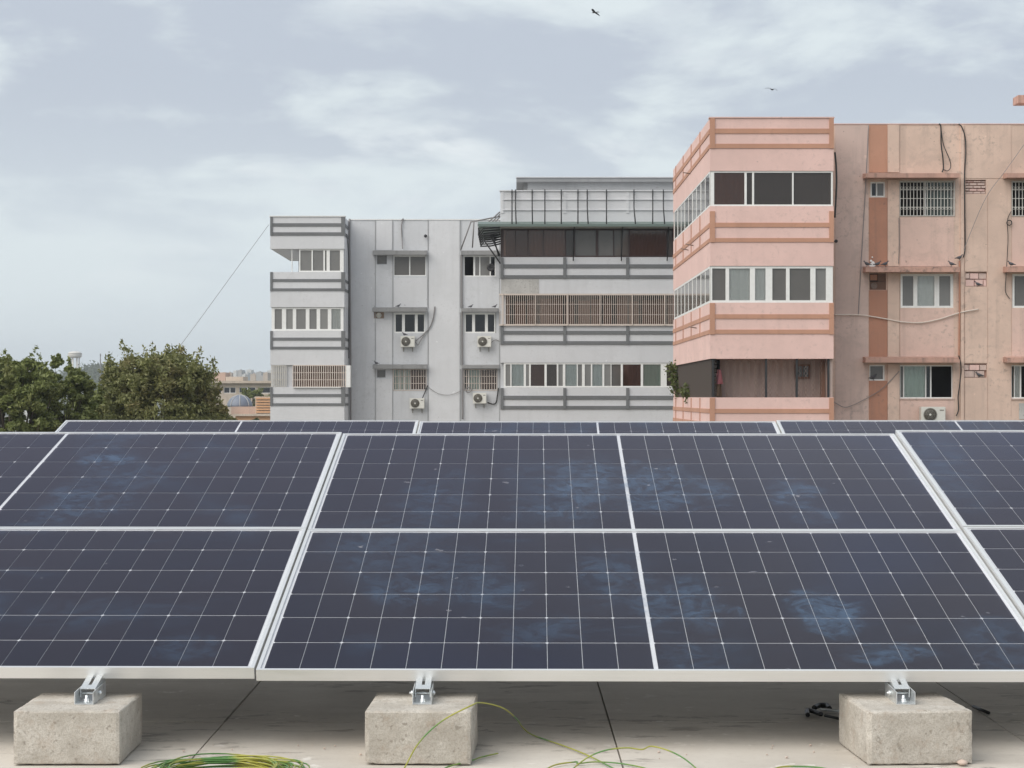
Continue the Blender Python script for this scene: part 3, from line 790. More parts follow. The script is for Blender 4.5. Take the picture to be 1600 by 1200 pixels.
# exhaust fan box in the terracotta column
fb = MB(); fb.box(xm_(1358.5), xm_(1384.5), YM + .05, YM + .12, zm(453), zm(440)); fb.box(xm_(1372), xm_(1384.5), YM + .05, YM + .12, zm(439.5), zm(427)); fo = fb.build('boarded_vent', 'wood_brown', pk)
B('board', 'terracotta_dull', fo, (xm_(1360), xm_(1371), YM + .02, YM + .045, zm(438), zm(429))); B('board', 'wood_brown', fo, (xm_(1359), xm_(1383), YM + .0, YM + .048, zm(453), zm(451)))
mm = MB(); mm.lathe((xm_(1366), YM + .05, zm(446.5)), [(.11, -.004), (.11, -.03), (.09, -.03), (.08, -.01), (.02, -.01)], 14, 'y'); mm.build('fan_ring', 'brown_iron', fo)
window(pk, front(YM), xm_(1358.5), xm_(1382.5), zm(594.5), zm(570), S([(1360, 1380, 'mid')]), 0.045)
# grilled, white and sliding windows
for dx in (0, 175):
    w = window(pk, front(YM), xm_(1405.5 + dx), xm_(1491.5 + dx), zm(338), zm(282.5), S([(1407 + dx, 1446 + dx, None), (1448 + dx, 1490 + dx, 'green')]), 0.04, 'frame_white', 0.06, 0.10)
    grille(w, front(YM), xm_(1406 + dx), xm_(1491 + dx), zm(337.5), zm(283), 16, 4, 0.022, 'white_iron', -0.05, orn=True)
    window(pk, front(YM), xm_(1407 + dx), xm_(1490 + dx), zm(481), zm(428), S([(1410.5 + dx, 1427.5 + dx, 'grey'), (1433.8 + dx, 1460.5 + dx, 'clear', 'blind_white'), (1468 + dx, 1485.5 + dx, 'grey', 'blind_white')] if dx == 0 else [(1585.5, 1603, 'mid'), (1609, 1636, 'grey', 'blind_white'), (1643, 1661, 'grey')]), 0.07)
    window(pk, front(YM), xm_(1406 + dx), xm_(1489 + dx), zm(622.5), zm(570.5), S([(1407.5 + dx, 1412 + dx, 'mid'), (1413.5 + dx, 1446.5 + dx, 'clear', 'curtain_green'), (1448 + dx, 1454 + dx, 'black'), (1456 + dx, 1487.5 + dx, None)] if dx == 0 else [(1582, 1585.5, None), (1586.5, 1594.5, 'clear', 'curtain_cream'), (1596.5, 1662, None)]), 0.04, 'frame_white', 0.06, 0.06)
    B('window_sill', 'pink_wall_pale', pk, (xm_(1404.5 + dx), xm_(1490.5 + dx), YM - .05, YM + .05, zm(624.2), zm(622.6)))
B('fallen_plaster', 'rough_plaster', pk, (xm_(1592), xm_(1606), YM - .022, YM - .0155, zm(655), zm(630)))
# bricked-up vents
rb = random.Random(11)
for (a, b, c, d, rows, cols) in ((1508.5, 1540.5, 281, 303, 5, 2.6), (1508.5, 1542, 425, 447.5, 2, 2.4), (1506.5, 1542, 568, 590, 2, 2.2)):
    x0, x1, z0, z1 = xm_(a), xm_(b), zm(d), zm(c)
    v = B('bricked_up_vent', 'shade_pink', pk, (x0, x1, YM + .10, YM + .22, z0, z1))
    hh = (z1 - z0) / rows; bw = (x1 - x0) / cols
    for r in range(rows):
        x = x0 - (0.5 * bw if r % 2 else 0.0)
        while x < x1 - 0.02:
            xa = max(x0 + .012, x + .014); xb = min(x1 - .012, x + bw - .014)
            if xb - xa > .05:
                zj = rb.uniform(-.012, .012)
                B('brick', 'pink_wall_pale' if rb.random() < .7 else 'pink', v, (xa, xb, YM + rb.uniform(.01, .05), YM + .099, z0 + r * hh + .016 + max(0, zj), z0 + (r + 1) * hh - .016 - (0.03 if r == rows - 1 else 0)))
            x += bw
# roof-top room whose slab just enters the frame at right
B('penthouse_wall', 'pink_wall', pk, (18.9, XEND - .2, 66.3, 66.62, zm(194.5) - .002, PZ(160, 66) - .003))
B('penthouse_roof', 'shade_pink', pk, (PX(1591, 66), XEND - .1, 66.0, 66.7, PZ(160.5, 66), PZ(148.5, 66)))

# ------------------------------------------------------------------ grey apartment building
YG, YW, YC = 100.0, 102.5, 88.0
gy = thing('apartment_building', (-4.0, 104.0, 0), 'grey apartment building with dark bands and projecting balcony blocks', 'building')
xg = lambda px: PX(px, YG)
zg = lambda py: PZ(py, YG)
GXL, GXR = xg(422.3), xg(538)
LVg = [(338.7, 388.8), (425, 480), (516.8, 570.3), (604.6, None)]
RG = [((348.8, 353.8), (363, 368)), ((436, 440.2), (450.5, 454.6)), ((527.5, 531.8), (541.7, 545.6)), ((615.6, 620), (630, 634))]
YGB = 109.0
for i, (t_, b_) in enumerate(LVg):
    z1 = zg(t_); z0 = zg(b_) if b_ else 0.004
    B('bay_spandrel', 'grey_light', gy, (GXL, GXR, YG, YGB, z0, z1))
    top = (338.9, 425.2, 517.2, 605)[i]; bot = RG[i][1][1]
    B('corner_post', 'grey_band', gy, (GXL - .004, xg(426), YG - .05, YG + .1, zg(bot) - .004, zg(top) + .003))
    B('corner_post', 'grey_band', gy, (xg(533.2), GXR + .04, YG - .05, YG + .18, zg(bot) - .004, zg(top) + .003))
    for (ra, rb_) in RG[i]:
        B('band', 'grey_band', gy, (xg(426) + .002, xg(533.2) - .002, YG - .035, YG - .001, zg(rb_), zg(ra)))
        B('band', 'grey_band', gy, (GXR + .001, GXR + .035, YG + .182, YW - .3, zg(rb_), zg(ra)))
B('coping', 'frame_white', gy, (GXL - .05, GXR + .06, YG - .06, YG + .4, zg(338.7) + .005, zg(338.7) + .05))
# top storey: open corner, glazed from the white post on
z0, z1 = zg(425), zg(388.8)
B('inner_wall', 'grey_wall', gy, (xg(461), GXR - .15, YG + 1.6, YGB - .1, z0, z1)); B('end_wall', 'grey_wall', gy, (GXR - .12, GXR - .01, YG + .2, YW + .3, z0, z1))
B('corner_column', 'frame_white', gy, (xg(455.2), xg(456.4), YG + .1, YG + .2, z0, z1))
window(gy, front(YG + .05), xg(467), xg(536.8), zg(424.8), zg(389), segs_px([(469, 486.5, 'grey'), (488.5, 505, 'grey'), (507.5, 510, 'mid'), (515, 531, 'grey')], YG), 0.07)
# second storey: six casements
z0, z1 = zg(516.8), zg(480)
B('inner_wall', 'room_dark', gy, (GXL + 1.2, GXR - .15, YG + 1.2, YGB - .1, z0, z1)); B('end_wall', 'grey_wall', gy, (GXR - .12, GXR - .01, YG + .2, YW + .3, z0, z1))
B('side_wall', 'grey_wall', gy, (GXL + .03, GXL + .2, YG + .3, YGB - .2, z0, z1))
window(gy, front(YG + .05), xg(424), xg(536.5), zg(516.6), zg(480.4), segs_px([(428.8, 440.2, 'grey'), (446.8, 457.2, 'grey'), (462.5, 477.5, 'grey'), (483.2, 494.5, 'grey'), (500, 512, 'grey'), (517.5, 532, 'clear', 'blind_white')], YG), 0.085)
# third storey: grilled
z0, z1 = zg(604.6), zg(570.3)
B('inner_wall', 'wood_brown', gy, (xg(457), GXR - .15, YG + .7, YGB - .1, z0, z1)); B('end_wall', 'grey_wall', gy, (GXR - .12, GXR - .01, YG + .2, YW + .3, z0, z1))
B('blocked_bay', 'grey_light', gy, (GXL + .03, xg(457.5), YG + .12, YGB - .2, z0, z1))
grille(gy, front(YG), xg(424), xg(447), zg(604), zg(571.5), 8, 3, 0.04, 'white_iron', -0.02)
grille(gy, front(YG), xg(458), xg(540), zg(604.5), zg(571), 24, 3, 0.042, 'beige_iron', -0.06)
B('window_sill', 'frame_white', gy, (xg(458), xg(533), YG - .12, YG - .002, zg(605.8), zg(604.7)))
B('awning_box', 'frame_white', gy, (xg(540.8), xg(547.3), YG - .05, YG + .6, zg(605), zg(571)))

# set-back wall
xw = lambda px: PX(px, YW)
zw = lambda py: PZ(py, YW)
holes = []
def hole2(a, b, c, d): holes.append((xw(a), xw(b), zw(d), zw(c)))
for dx in (0,):
    hole2(589, 604.5, 399, 413); hole2(615, 665.5, 399.2, 431.3); hole2(724.5, 774.5, 399.5, 432)
    hole2(615.5, 664, 489, 520.5); hole2(725, 775, 489, 520.5)
    hole2(584.5, 600, 487.6, 497.5); hole2(589, 602.5, 577.5, 590); hole2(614.5, 666, 576.5, 609.8); hole2(725, 776, 576, 609)
wall(gy, 'main_wall', 'grey_wall', front(YW), GXR - .1, 1.2, 0.004, zw(343.8), holes, 0.25)
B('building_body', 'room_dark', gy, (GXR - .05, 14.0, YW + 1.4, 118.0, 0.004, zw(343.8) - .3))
B('roof_slab', 'grey_light', gy, (GXR + .012, 14.0, YW + .002, 118.0, zw(343.8) - .28, zw(343.8) - .004))
B('coping', 'frame_white', gy, (GXR + .06, 1.0, YW - .04, YW + .3, zw(343.8) + .001, zw(343.8) + .05))
for (a, b, out, mt) in ((586, 587, .03, 'grey_line'), (613.2, 614.1, .03, 'grey_line'), (668.2, 669.4, .04, 'grey_line'), (718.8, 719.9, .04, 'grey_line'), (779.9, 781, .03, 'grey_line')):
    for (c, d) in ((344.2, 391), (398.5, 481), (488, 570.2), (576.5, 690)):
        if a < 620 or a > 760: pass
        B('groove_strip', mt, gy, (xw(a), xw(b), YW - out, YW - .001, zw(d), zw(c)))
for (a, b, c, d) in ((588, 612.5, 344.6, 390.5), (670, 718, 344.6, 690), (588, 612.6, 500, 569.5), (615, 667.5, 434, 480), (588, 612.6, 592, 690)):
    B('pilaster', 'grey_light', gy, (xw(a), xw(b), YW - .02, YW - .001, zw(d), zw(c)))
for (a, b, c, d) in ((582, 667, 391.6, 398), (581.5, 666.5, 481, 486.8), (582, 667, 570.4, 576), (719.8, 781.5, 391.6, 398), (721, 778.5, 482, 487), (722, 780, 571, 575.6)):
    k = (YW - .5) / YW
    sunshade(gy, xw(a) * k, xw(b) * k, PZ(d, YW - .5), PZ(c, YW - .5), YW, 0.5, 'grey_shade')
S = lambda lst: segs_px(lst, YW)
FW = front(YW + .04)
window(gy, FW, xw(589), xw(604.5), zw(413), zw(399), S([(590, 603.5, 'mid')]), 0.04, 'grey_groove')
window(gy, FW, xw(615), xw(665.5), zw(431.3), zw(399.2), S([(616.2, 639.2, 'mid'), (641, 664.3, 'mid')]), 0.055)
window(gy, FW, xw(724.5), xw(774.5), zw(432), zw(399.5), S([(726, 739.5, None), (742.5, 748.8, 'grey'), (750.5, 765, 'grey', 'blind_white'), (767, 773, 'black')]), 0.055)
for dx in (0, 109.7):
    window(gy, FW, xw(615.5 + dx), xw(664.5 + dx), zw(520.5), zw(489), S([(618 + dx, 628 + dx, 'black'), (632.5 + dx, 648 + dx, 'black'), (652.5 + dx, 662.5 + dx, 'black')]), 0.08)
window(gy, FW, xw(589), xw(602.5), zw(590), zw(577.5), S([(590, 601.5, 'mid')]), 0.04, 'grey_groove')
for dx, s in ((0, [(615.5, 624, 'clear', 'curtain_green'), (625, 631, 'clear', 'curtain_green'), (632.5, 640, 'clear', 'curtain_green'), (641, 665, 'brown', 'curtain_brown')]), (110.5, [(726, 731, 'dark'), (732.5, 749.5, 'clear', 'curtain_green'), (750.5, 775.5, 'brown', 'curtain_brown')])):
    w = window(gy, FW, xw(614.5 + dx), xw(665.8 + dx), zw(609.6), zw(576.5), S(s), 0.04, 'frame_white', 0.05, 0.05)
    grille(w, front(YW), xw(614.5 + dx), xw(666 + dx), zw(610), zw(577), 13, 3, 0.03, 'beige_iron', -0.05)
# window-mounted fan in the wall
fan = MB().box(xw(584.5), xw(600), YW + .02, YW + .1, zw(497.5), zw(487.8)).build('wall_fan', 'curtain_tan', gy)
mm = MB(); mm.lathe((xw(592), YW + .02, zw(492.6)), [(.15, -.004), (.15, -.05), (.12, -.05), (.11, -.01), (.02, -.01)], 14, 'y'); mm.build('fan_ring', 'ac_white', fan)
B('patch', 'grey_light', gy, (xw(582.5), xw(600.5), YW - .028, YW - .0205, zw(505), zw(498)))

# projecting middle block
xc = lambda px: PX(px, YC)
zc = lambda py: PZ(py, YC)
CXL, CXR = xc(781.8), 13.0
LC = [(299, 357), (401.8, 459.5), (508, 566.8), (605.6, None)]
for i, (t_, b_) in enumerate(LC):
    z1 = zc(t_); z0 = zc(b_) if b_ else 0.004
    B('bay_spandrel', 'grey_light', gy, (CXL, CXR, YC, YW - .004, z0, z1))
    if i == 0: continue
    top = (0, 402.3, 508.6, 606.2)[i]; (p0, p1), (q0, q1) = (None, ((413, 418.6), (430, 435)), ((517, 522), (533, 538)), ((618.3, 623.8), (634.2, 639)))[i]
    bl = (782, 880, 978.2, 1077); pw = 4.6
    for pxx in bl:
        B('band_post', 'grey_band', gy, (xc(pxx) - (.004 if pxx == 782 else 0), xc(pxx + pw), YC - .07, YC - .0005, zc(q1) - .01, zc(top)))
    for (ra, rb_) in ((p0, p1), (q0, q1)):
        for j in range(3):
            B('band', 'grey_band', gy, (xc(bl[j] + pw) + .002, xc(bl[j + 1]) - .002, YC - .05, YC - .0005, zc(rb_), zc(ra)))
B('rough_patch', 'rough_plaster', gy, (xc(783), xc(842), YC - .015, YC - .0005, zc(459), zc(436)))
# top parapet mouldings and posts
for py in (312, 328.3):
    B('moulding', 'grey_light', gy, (CXL + .1, CXR, YC - .05, YC - .0005, zc(py + .6), zc(py - .6)))
for pxx in (782.5, 880.5, 978.5):
    B('moulding', 'grey_light', gy, (xc(pxx), xc(pxx + 4.5), YC - .03, YC - .0006, zc(333), zc(300)))
B('coping', 'grey_light', gy, (CXL - .04, CXR, YC - .06, YC + .3, zc(299) + .001, zc(299) + .05))
for i, (a, b, mt, ins) in enumerate(((357, 401.8, 'curtain_brown', 1.0), (459.5, 508, 'room_dark', .7), (566.8, 605.6, 'room_dark', 1.2))):
    B('inner_wall', mt, gy, (CXL + .3, CXR, YC + ins, YW - .1, zc(b), zc(a)))
    B('side_wall', 'grey_wall', gy, (CXL + .02, CXL + .25, YC + .3, YW - .05, zc(b), zc(a)))
S = lambda lst: segs_px(lst, YC)
window(gy, front(YC), CXL + .01, xc(1100), zc(401.7), zc(357.2), S([(787, 804.5, 'brown'), (806, 824, 'brown'), (826, 848, 'brown', 'curtain_tan'), (849.5, 882.5, 'brown', 'curtain_tan'), (884.5, 897, 'dark'), (898.5, 931, 'mid'), (935, 958, 'mid'), (959.5, 982, 'mid', 'curtain_tan'), (984, 1041, 'brown', 'curtain_brown'), (1044, 1050, 'mid'), (1052, 1098, 'dark')]), 0.07, 'frame_brown', 0.09)
grille(gy, front(YC), CXL - .02, xc(1062), zc(508), zc(459.3), 92, 3, 0.021, 'beige_iron', -0.12, 'balcony_grille')
m = MB()
for k in range(6):
    a = xc(785 + k * 50.5); m.box(a, a + .045, YC - .16, YC - .08, zc(508), zc(459.3))
m.box(CXL - .06, xc(1062), YC - .125, YC - .06, zc(461.5), zc(459)); m.box(CXL - .06, xc(1062), YC - .125, YC - .06, zc(509), zc(506.5))
m.build('grille_frame', 'beige_iron', gy)
m = MB()
for k in range(14): m.sheet(front(YC), xc(784 + k * 20), xc(784 + k * 20 + 12 + (k * 5) % 8), zc(507), zc(463 + (k * 7) % 9), .35, 4, .03)
m.build('bamboo_blind', 'curtain_brown', gy)
window(gy, front(YC), xc(787), xc(1062), zc(605.4), zc(567), S([(790, 797.5, 'grey', 'blind_white'), (799.3, 818.3, 'clear', 'curtain_teal'), (821.8, 826.8, 'grey'), (829.3, 850.8, 'brown'), (854.3, 870, 'dark', 'curtain_brown'), (872.5, 879.5, 'grey'), (883.3, 901.3, 'clear', 'curtain_teal'), (903, 909.5, 'grey'), (913.8, 923.3, 'grey', 'curtain_teal'), (925.5, 941.3, 'clear', 'curtain_teal'), (944.3, 954.3, 'grey'), (955.5, 970, 'mid'), (973.3, 1001.3, 'brown', 'curtain_brown'), (1005, 1032.5, 'clear', 'curtain_green'), (1041.8, 1056, 'dark')]), 0.07)
# awning: sheet on black brackets, wrapped round the left corner
ax0, az0, az1 = xc(747), zc(356), zc(351)
aw = bpy.data.objects.new('awning', None); COL.objects.link(aw); place(aw, (2.5, YC - .5, az0), gy)
m = MB()
m.hexa([(ax0, YC - 1.0, az0 - .03), (CXR - 2, YC - 1.0, az0 - .03), (CXR - 2, YC - .001, az1 + .02), (ax0, YC - .001, az1 + .02),
        (ax0, YC - 1.0, az0 + .09), (CXR - 2, YC - 1.0, az0 + .09), (CXR - 2, YC - .001, az1 + .14), (ax0, YC - .001, az1 + .14)])
m.hexa([(ax0, YC + .004, az0 - .03), (CXL - .002, YC + .004, az1 + .02), (CXL - .002, YC + 7, az1 + .02), (ax0, YC + 7, az0 - .03),
        (ax0, YC + .004, az0 + .05), (CXL - .002, YC + .004, az1 + .10), (CXL - .002, YC + 7, az1 + .10), (ax0, YC + 7, az0 + .05)])
m.build('awning_sheet', 'awning_green', aw)
for k in range(6):
    yy = YC - .9 + k * 1.3
    m = MB(); m.tube([(ax0 + .04, yy, az0 - .08), (ax0 + .03, yy, az0 - .42), (ax0 + .55, yy, az0 - .40), (CXL - .02, yy, az0 - .28)], 0.04, 5); m.tube([(ax0 + .03, yy, az0 - .42), (ax0 + .25, yy, az0 - .12), (CXL - .02, yy, az0 - .06)], .035, 5)
    m.build('awning_rib', 'black_iron', aw)
for (a, b, c, d) in ((755, 374, 782, 412), (771, 370, 779, 400), (769, 373, 781, 399)):
    m = MB(); m.tube([P(a, b, YC - .3), P(c, d, YC - .02)], 0.035, 5); m.build('awning_strut', 'black_iron', aw)
for pxx, lean in ((800, 0), (805.5, 1), (831.5, .5), (851.3, 0), (877, 0), (903, 0), (917.5, 1.5), (947.6, 0), (990.5, 2.5), (1019.8, 0), (1036.5, 2)):
    m = MB(); m.tube([(xc(pxx), YC - .02, zc(296.5)), (xc(pxx) * .994, YC - .55, (zc(296.5) + az0) / 2), (xc(pxx + lean) * .989, YC - .97, az0 + .09)], 0.032, 5); m.build('tie_rod', 'black_iron', aw)
for (a, b, c, d) in ((737, 346.5, 781, 338), (760, 350, 781, 331), (765, 351, 782, 334), (770, 351, 782, 338), (736, 346, 720, 390), (740.5, 346, 738, 387)):
    m = MB(); m.tube([P(a, b, YC + 1.0), P(c, d, YC + 1.2)], 0.035, 5); m.build('stay', 'cable_grey', aw)
# rods hanging before the brown glazing
for pxx in (897, 972, 1043.5):
    m = MB(); m.tube([(xc(pxx), YC - .5, az0), (xc(pxx - 1.5), YC - .12, zc(408))], 0.028, 5); m.build('awning_strut', 'black_iron', aw)
# roof-top room with an overhanging slab
YR = 92.0
B('penthouse_wall', 'grey_shade', gy, (PX(818, 93), CXR, 92.42, 101.5, zc(299) - .002, PZ(284, YR)))
B('penthouse_panel', 'grey_line', gy, (PX(824, 93), PX(1049, 93), 92.3, 92.418, zc(299) - .002, PZ(286.5, 93)))
B('penthouse_roof', 'grey_groove', gy, (PX(807, YR), CXR, YR, 102.0, PZ(284, YR) + .002, PZ(277.6, YR)))
B('coping', 'grey_light', gy, (PX(806.5, YR), CXR, YR - .06, YR + .5, PZ(277.6, YR) + .001, PZ(276.4, YR)))
# ------------------------------------------------------------------ things on the facades
ac_unit(xw(626) * .996, xw(648) * .996, zw(542.5), zw(525.5), YW, 'white outdoor air conditioner under middle-storey window of grey building, bird on top')
ac_unit(xw(746) * .996, xw(767.5) * .996, zw(542.5), zw(525.5), YW, 'white outdoor air conditioner beside the brown balcony grille of the grey building')
ac_unit(xw(640) * .996, xw(663) * .996, zw(638.3), zw(622), YW, 'outdoor air conditioner under the grilled green-curtain window, grey building', 'ac_white', 'ac_dark')
ac_unit(xw(739) * .996, xw(760) * .996, zw(630.5), zw(614), YW, 'outdoor air conditioner with black hose, lowest at right on grey wall')
ac_unit(xm_(1435), xm_(1473), zm(660), zm(635.5), YM, 'beige outdoor air conditioner on the pink wall, half hidden by panels', 'ac_white', 'ac_dark')

gp = 'pigeons perched on the buildings'
for (px, py, Y, f, lb) in (
    (1355, 417, 61.95, -1, 'pigeon at the left end of the middle pink sunshade'),
    (1371, 417, 61.95, 1, 'pigeon beside the white droppings on the middle pink sunshade'),
    (1383, 417, 61.95, 1, 'third pigeon from the left on the middle pink sunshade'),
    (1487, 417, 61.95, -1, 'pigeon alone near the right end of the middle pink sunshade'),
    (1580, 417, 61.95, -1, 'pigeon on the pink sunshade at the right edge of the photo'),
    (1528, 448.5, YM + .02, -1, 'pigeon sitting in the middle bricked-up vent'),
    (1530, 590.5, YM + .02, -1, 'pigeon sitting in the lowest bricked-up vent'),
    (1364, 594.3, YM - .0, 1, 'pigeon on the sill of the lowest small window, pink building'),
    (622.5, 481, YW - .45, 1, 'small bird on the middle sunshade, left column of grey building'),
    (632, 525.4, YW - .3, -1, 'small bird on top of the air conditioner at left, grey building'),
    (735.5, 482, YW - .45, 1, 'small bird left on the middle sunshade, right column of grey building'),
    (773, 482, YW - .45, 1, 'small bird right on the middle sunshade beside the brown balcony grille'),
    (588, 570.3, YW - .45, -1, 'small bird at the left end of the lowest grey sunshade'),
    (1499, 407, YM - .15, 1, 'pigeon perched on the pipe by the middle pink sunshade')):
    pigeon(px, py, Y, f, lb, 0.27 if Y < 70 else 0.30)

W1 = YM - .07
cable('wall_cable', [P(1498, 193.5, W1), P(1503, 199, W1), P(1508, 215, W1), P(1509, 240, W1), P(1507, 275, W1), P(1507.5, 330, W1), P(1508, 385, W1), P(1505, 402, W1)], 0.019, 'cable_black', 'thick black cable hanging from the roof edge of the pink building')
cable('wall_cable', [P(1467, 193.5, W1), P(1470, 198, W1), P(1470.5, 225, W1), P(1473, 245, W1), P(1474, 262, W1), P(1472, 269, W1)], 0.022, 'cable_black', 'black cable bundle ending on the top pink sunshade')
cable('wall_cable', [P(1470, 197, W1), P(1474, 225, W1), P(1484, 250, W1), P(1485, 262, W1), P(1480, 267, W1), P(1473, 264, W1)], 0.014, 'cable_black', 'thin looped black cable beside the bundle on the pink wall')
cable('wall_cable', [P(1357, 196, W1), P(1353, 280, W1), P(1350, 330, W1), P(1346, 400, W1), P(1342, 472, W1), P(1341, 493, W1)], 0.014, 'cable_grey', 'grey drop cable left of the terracotta column')
cable('wall_pipe', [P(1303, 491.5, W1), P(1341, 492, W1), P(1365, 495, W1), P(1385, 498.5, W1), P(1410, 503, W1), P(1440, 504, W1), P(1470, 498, W1), P(1500, 488.5, W1), P(1529, 483, W1)], 0.022, 'pipe_white', 'pale hose sagging across the pink wall below the white window', 'hose')
cable('wall_cable', [P(1600, 226, W1 - .1), P(1570, 268, W1 - .1), P(1540, 310, W1 - .1), P(1510, 380, W1 - .1), P(1507, 392, W1 - .1)], 0.010, 'cable_grey', 'thin wire slanting down past the top bricked-up vent')
cable('wall_cable', [P(1580, 330, W1), P(1574, 345, W1), P(1575, 375, W1), P(1572, 430, W1), P(1571, 455, W1), P(1578, 467, W1)], 0.012, 'cable_black', 'black wire looping down the right edge of the pink wall')
m = MB(); cpt = P(1577, 348, W1 - .03); m.tube([cpt + Vector((.085 * math.cos(k * math.pi / 6), 0, .085 * math.sin(k * math.pi / 6))) for k in range(13)], .018, 5, cap=False)
tag(m.build('cable_coil', 'cable_black'), 'small black cable coil hanging by the right window', 'cable coil')
cable('wall_pipe', [P(1499.5, 408, W1), P(1499.5, 470, W1), P(1499, 520, W1), P(1498.5, 560, W1 - .02)], 0.030, 'terracotta_dull', 'rust-stained downpipe between the white window and the bricked-up vent', 'pipe')
cable('wall_cable', [P(1498, 556, W1 - .6), P(1501, 567, W1 - .3), P(1501.5, 582, W1), P(1499, 605, W1), P(1497, 620, W1), P(1497.5, 640, W1), P(1494, 650, W1)], 0.02, 'cable_black', 'black hose by the sliding window on the pink wall', 'hose')
cable('wall_cable', [P(1303, 628, W1), P(1318, 636, W1), P(1330, 634, W1), P(1355, 622, W1), P(1380, 606, W1), P(1405, 580, W1)], 0.011, 'cable_grey', 'thin wire rising to the sliding window on the pink wall')
cable('wall_cable', [P(1404.5, 340, W1), P(1405, 380, W1), P(1404, 412, W1)], 0.012, 'cable_grey', 'thin wire below the left side of the white-grilled window')
cable('wall_cable', [P(1304.5, 238, YF + .3), P(1306.5, 260, YF + .3), P(1307, 290, YF + .3), P(1304.5, 340, YF + .3)], 0.03, 'cable_black', 'thick black cable down the right corner of the pink bay')
m = MB(); m.lathe(P(1306, 377, YM - .3), [(.01, .0), (.055, -.02), (.06, -.05), (.04, -.06)], 10, 'y'); m.tube([P(1306, 377, YM - .3), P(1301, 378, YM - .05)], .02, 5)
tag(m.build('wall_lamp', 'black_iron'), 'small black lamp fixed where the bay meets the pink wall', 'lamp')

W2 = YW - .09
cable('wall_cable', [P(627, 345, W2), P(630, 342, W2), P(627.5, 352, W2), P(628, 372, W2), P(629, 388, W2 - .5)], 0.035, 'cable_grey', 'dark cable dropping from grey roof edge to the top sunshade')
cable('wall_cable', [P(650, 532, W2 - .2), P(660, 524, W2), P(671, 512, W2), P(677, 497, W2), P(679.5, 479, W2)], 0.035, 'cable_grey', 'curved dark hose from the air conditioner up the grey wall', 'hose')
cable('wall_cable', [P(649, 534, W2 - .2), P(653, 539, W2 - .1), P(657, 532, W2 - .1), P(663, 522, W2)], 0.022, 'cable_grey', 'short looped wire at the air conditioner on the grey wall')
cable('wall_cable', [P(762, 629, W2 - .2), P(770, 631.5, W2), P(775, 629, W2), P(777, 619, W2), P(779, 606, W2)], 0.035, 'cable_black', 'black hose looping beside the lowest grey air conditioner', 'hose')
cable('wall_cable', [P(660, 622, W2 - .1), P(664, 613, W2), P(668, 602, W2)], 0.03, 'cable_black', 'short black hose above the air conditioner, green-curtain window', 'hose')
cable('wall_cable', [P(669, 605, W2), P(685, 615, W2), P(703, 617, W2), P(720, 611, W2)], 0.014, 'cable_grey', 'thin wire sagging between the two lowest grilled windows')
cable('wall_cable', [P(768, 535, W2 - .2), P(774, 531, W2), P(780, 533, W2)], 0.02, 'cable_grey', 'short wire from the air conditioner to the brown balcony grille')
m = MB(); cpt = P(732, 609, W2 - .05); m.tube([cpt + Vector((.15 * math.cos(k * math.pi / 6), 0, .15 * math.sin(k * math.pi / 6))) for k in range(13)], .03, 5, cap=False)
tag(m.build('cable_coil', 'cable_grey'), 'cable coil hanging at the corner of the grilled right window', 'cable coil')
cable('downpipe', [P(546, 342, W2), P(546.5, 420, W2), P(547.5, 520, W2), P(548, 660, W2)], 0.05, 'cable_grey', 'grey downpipe in the corner of the grey building', 'pipe')
cable('downpipe', [P(541.5, 366, YG + .9), P(543.5, 385, YG + 1.4), P(545, 430, YG + 1.6), P(545, 560, YG + 1.6)], 0.025, 'cable_black', 'dark cable down the side of the banded left bay')
cable('downpipe', [P(721.3, 396, W2), P(721.8, 480, W2), P(722.3, 560, W2), P(723, 655, W2)], 0.045, 'cable_grey', 'grey downpipe left of the right window column, grey wall', 'pipe')
# satellite dish outside the broken window
m = MB(); c = P(767, 418, YW - .5)
m.lathe(c, [(.02, 0), (.12, -.02), (.21, -.07), (.22, -.08), (.13, -.035), (.02, -.012)], 18, 'y'); m.tube([c, c + Vector((.12, -.3, .05))], .018, 5); m.tube([c + Vector((0, .01, -.05)), c + Vector((.1, .1, -.4)), c + Vector((.1, .45, -.42))], .025, 5)
tag(m.build('satellite_dish', 'black_iron'), 'dark satellite dish at the top right window of the grey wall', 'satellite dish')
m = MB(); c = P(665, 369, YW - .1); m.lathe(c, [(.05, 0), (.09, -.05), (.09, -.14), (.03, -.16)], 10, 'y')
tag(m.build('wall_lamp', 'black_iron'), 'small dark fitting high on the grey wall', 'lamp')
# kite string from the grey roof corner to the trees
cable('string', [P(420, 351, 99), P(350, 447, 92), P(310, 502, 87), P(272, 553, 82)], 0.011, 'cable_grey', 'thin line running from grey roof corner down to the trees', 'line', 4)

# laundry and plants on the open pink balcony
def cloth(px0, px1, py0, py1, Y, mat, label, sway=0.05, taper=0.0):
    m = MB(); n, k = 10, 8; v = []; f = []
    for i in range(n + 1):
        for j in range(k + 1):
            a = i / n; b = j / k; w_ = 1 - taper * (1 - b)
            px = (px0 + px1) / 2 + (px0 - px1) / -2 * (2 * a - 1) * w_
            p = P(px, py0 + (py1 - py0) * b, Y); p.y += sway * math.sin(a * 9 + b * 2.0) * (0.4 + b); v.append(p)
    for i in range(n):
        for j in range(k): q = i * (k + 1) + j; f.append((q, q + 1, q + k + 2, q + k + 1))
    m.add(v, f, True); w2 = [p + Vector((0, .015, 0)) for p in v]; m.add(w2, [tuple(reversed(q)) for q in f], True)
    return tag(m.build('hanging_cloth', mat), label, 'cloth', 'laundry on the pink balcony')
cloth(1118, 1129.5, 577.5, 600, YF + .55, 'cloth_pink', 'pink cloth hanging at the left of the pink balcony', .05, .5)
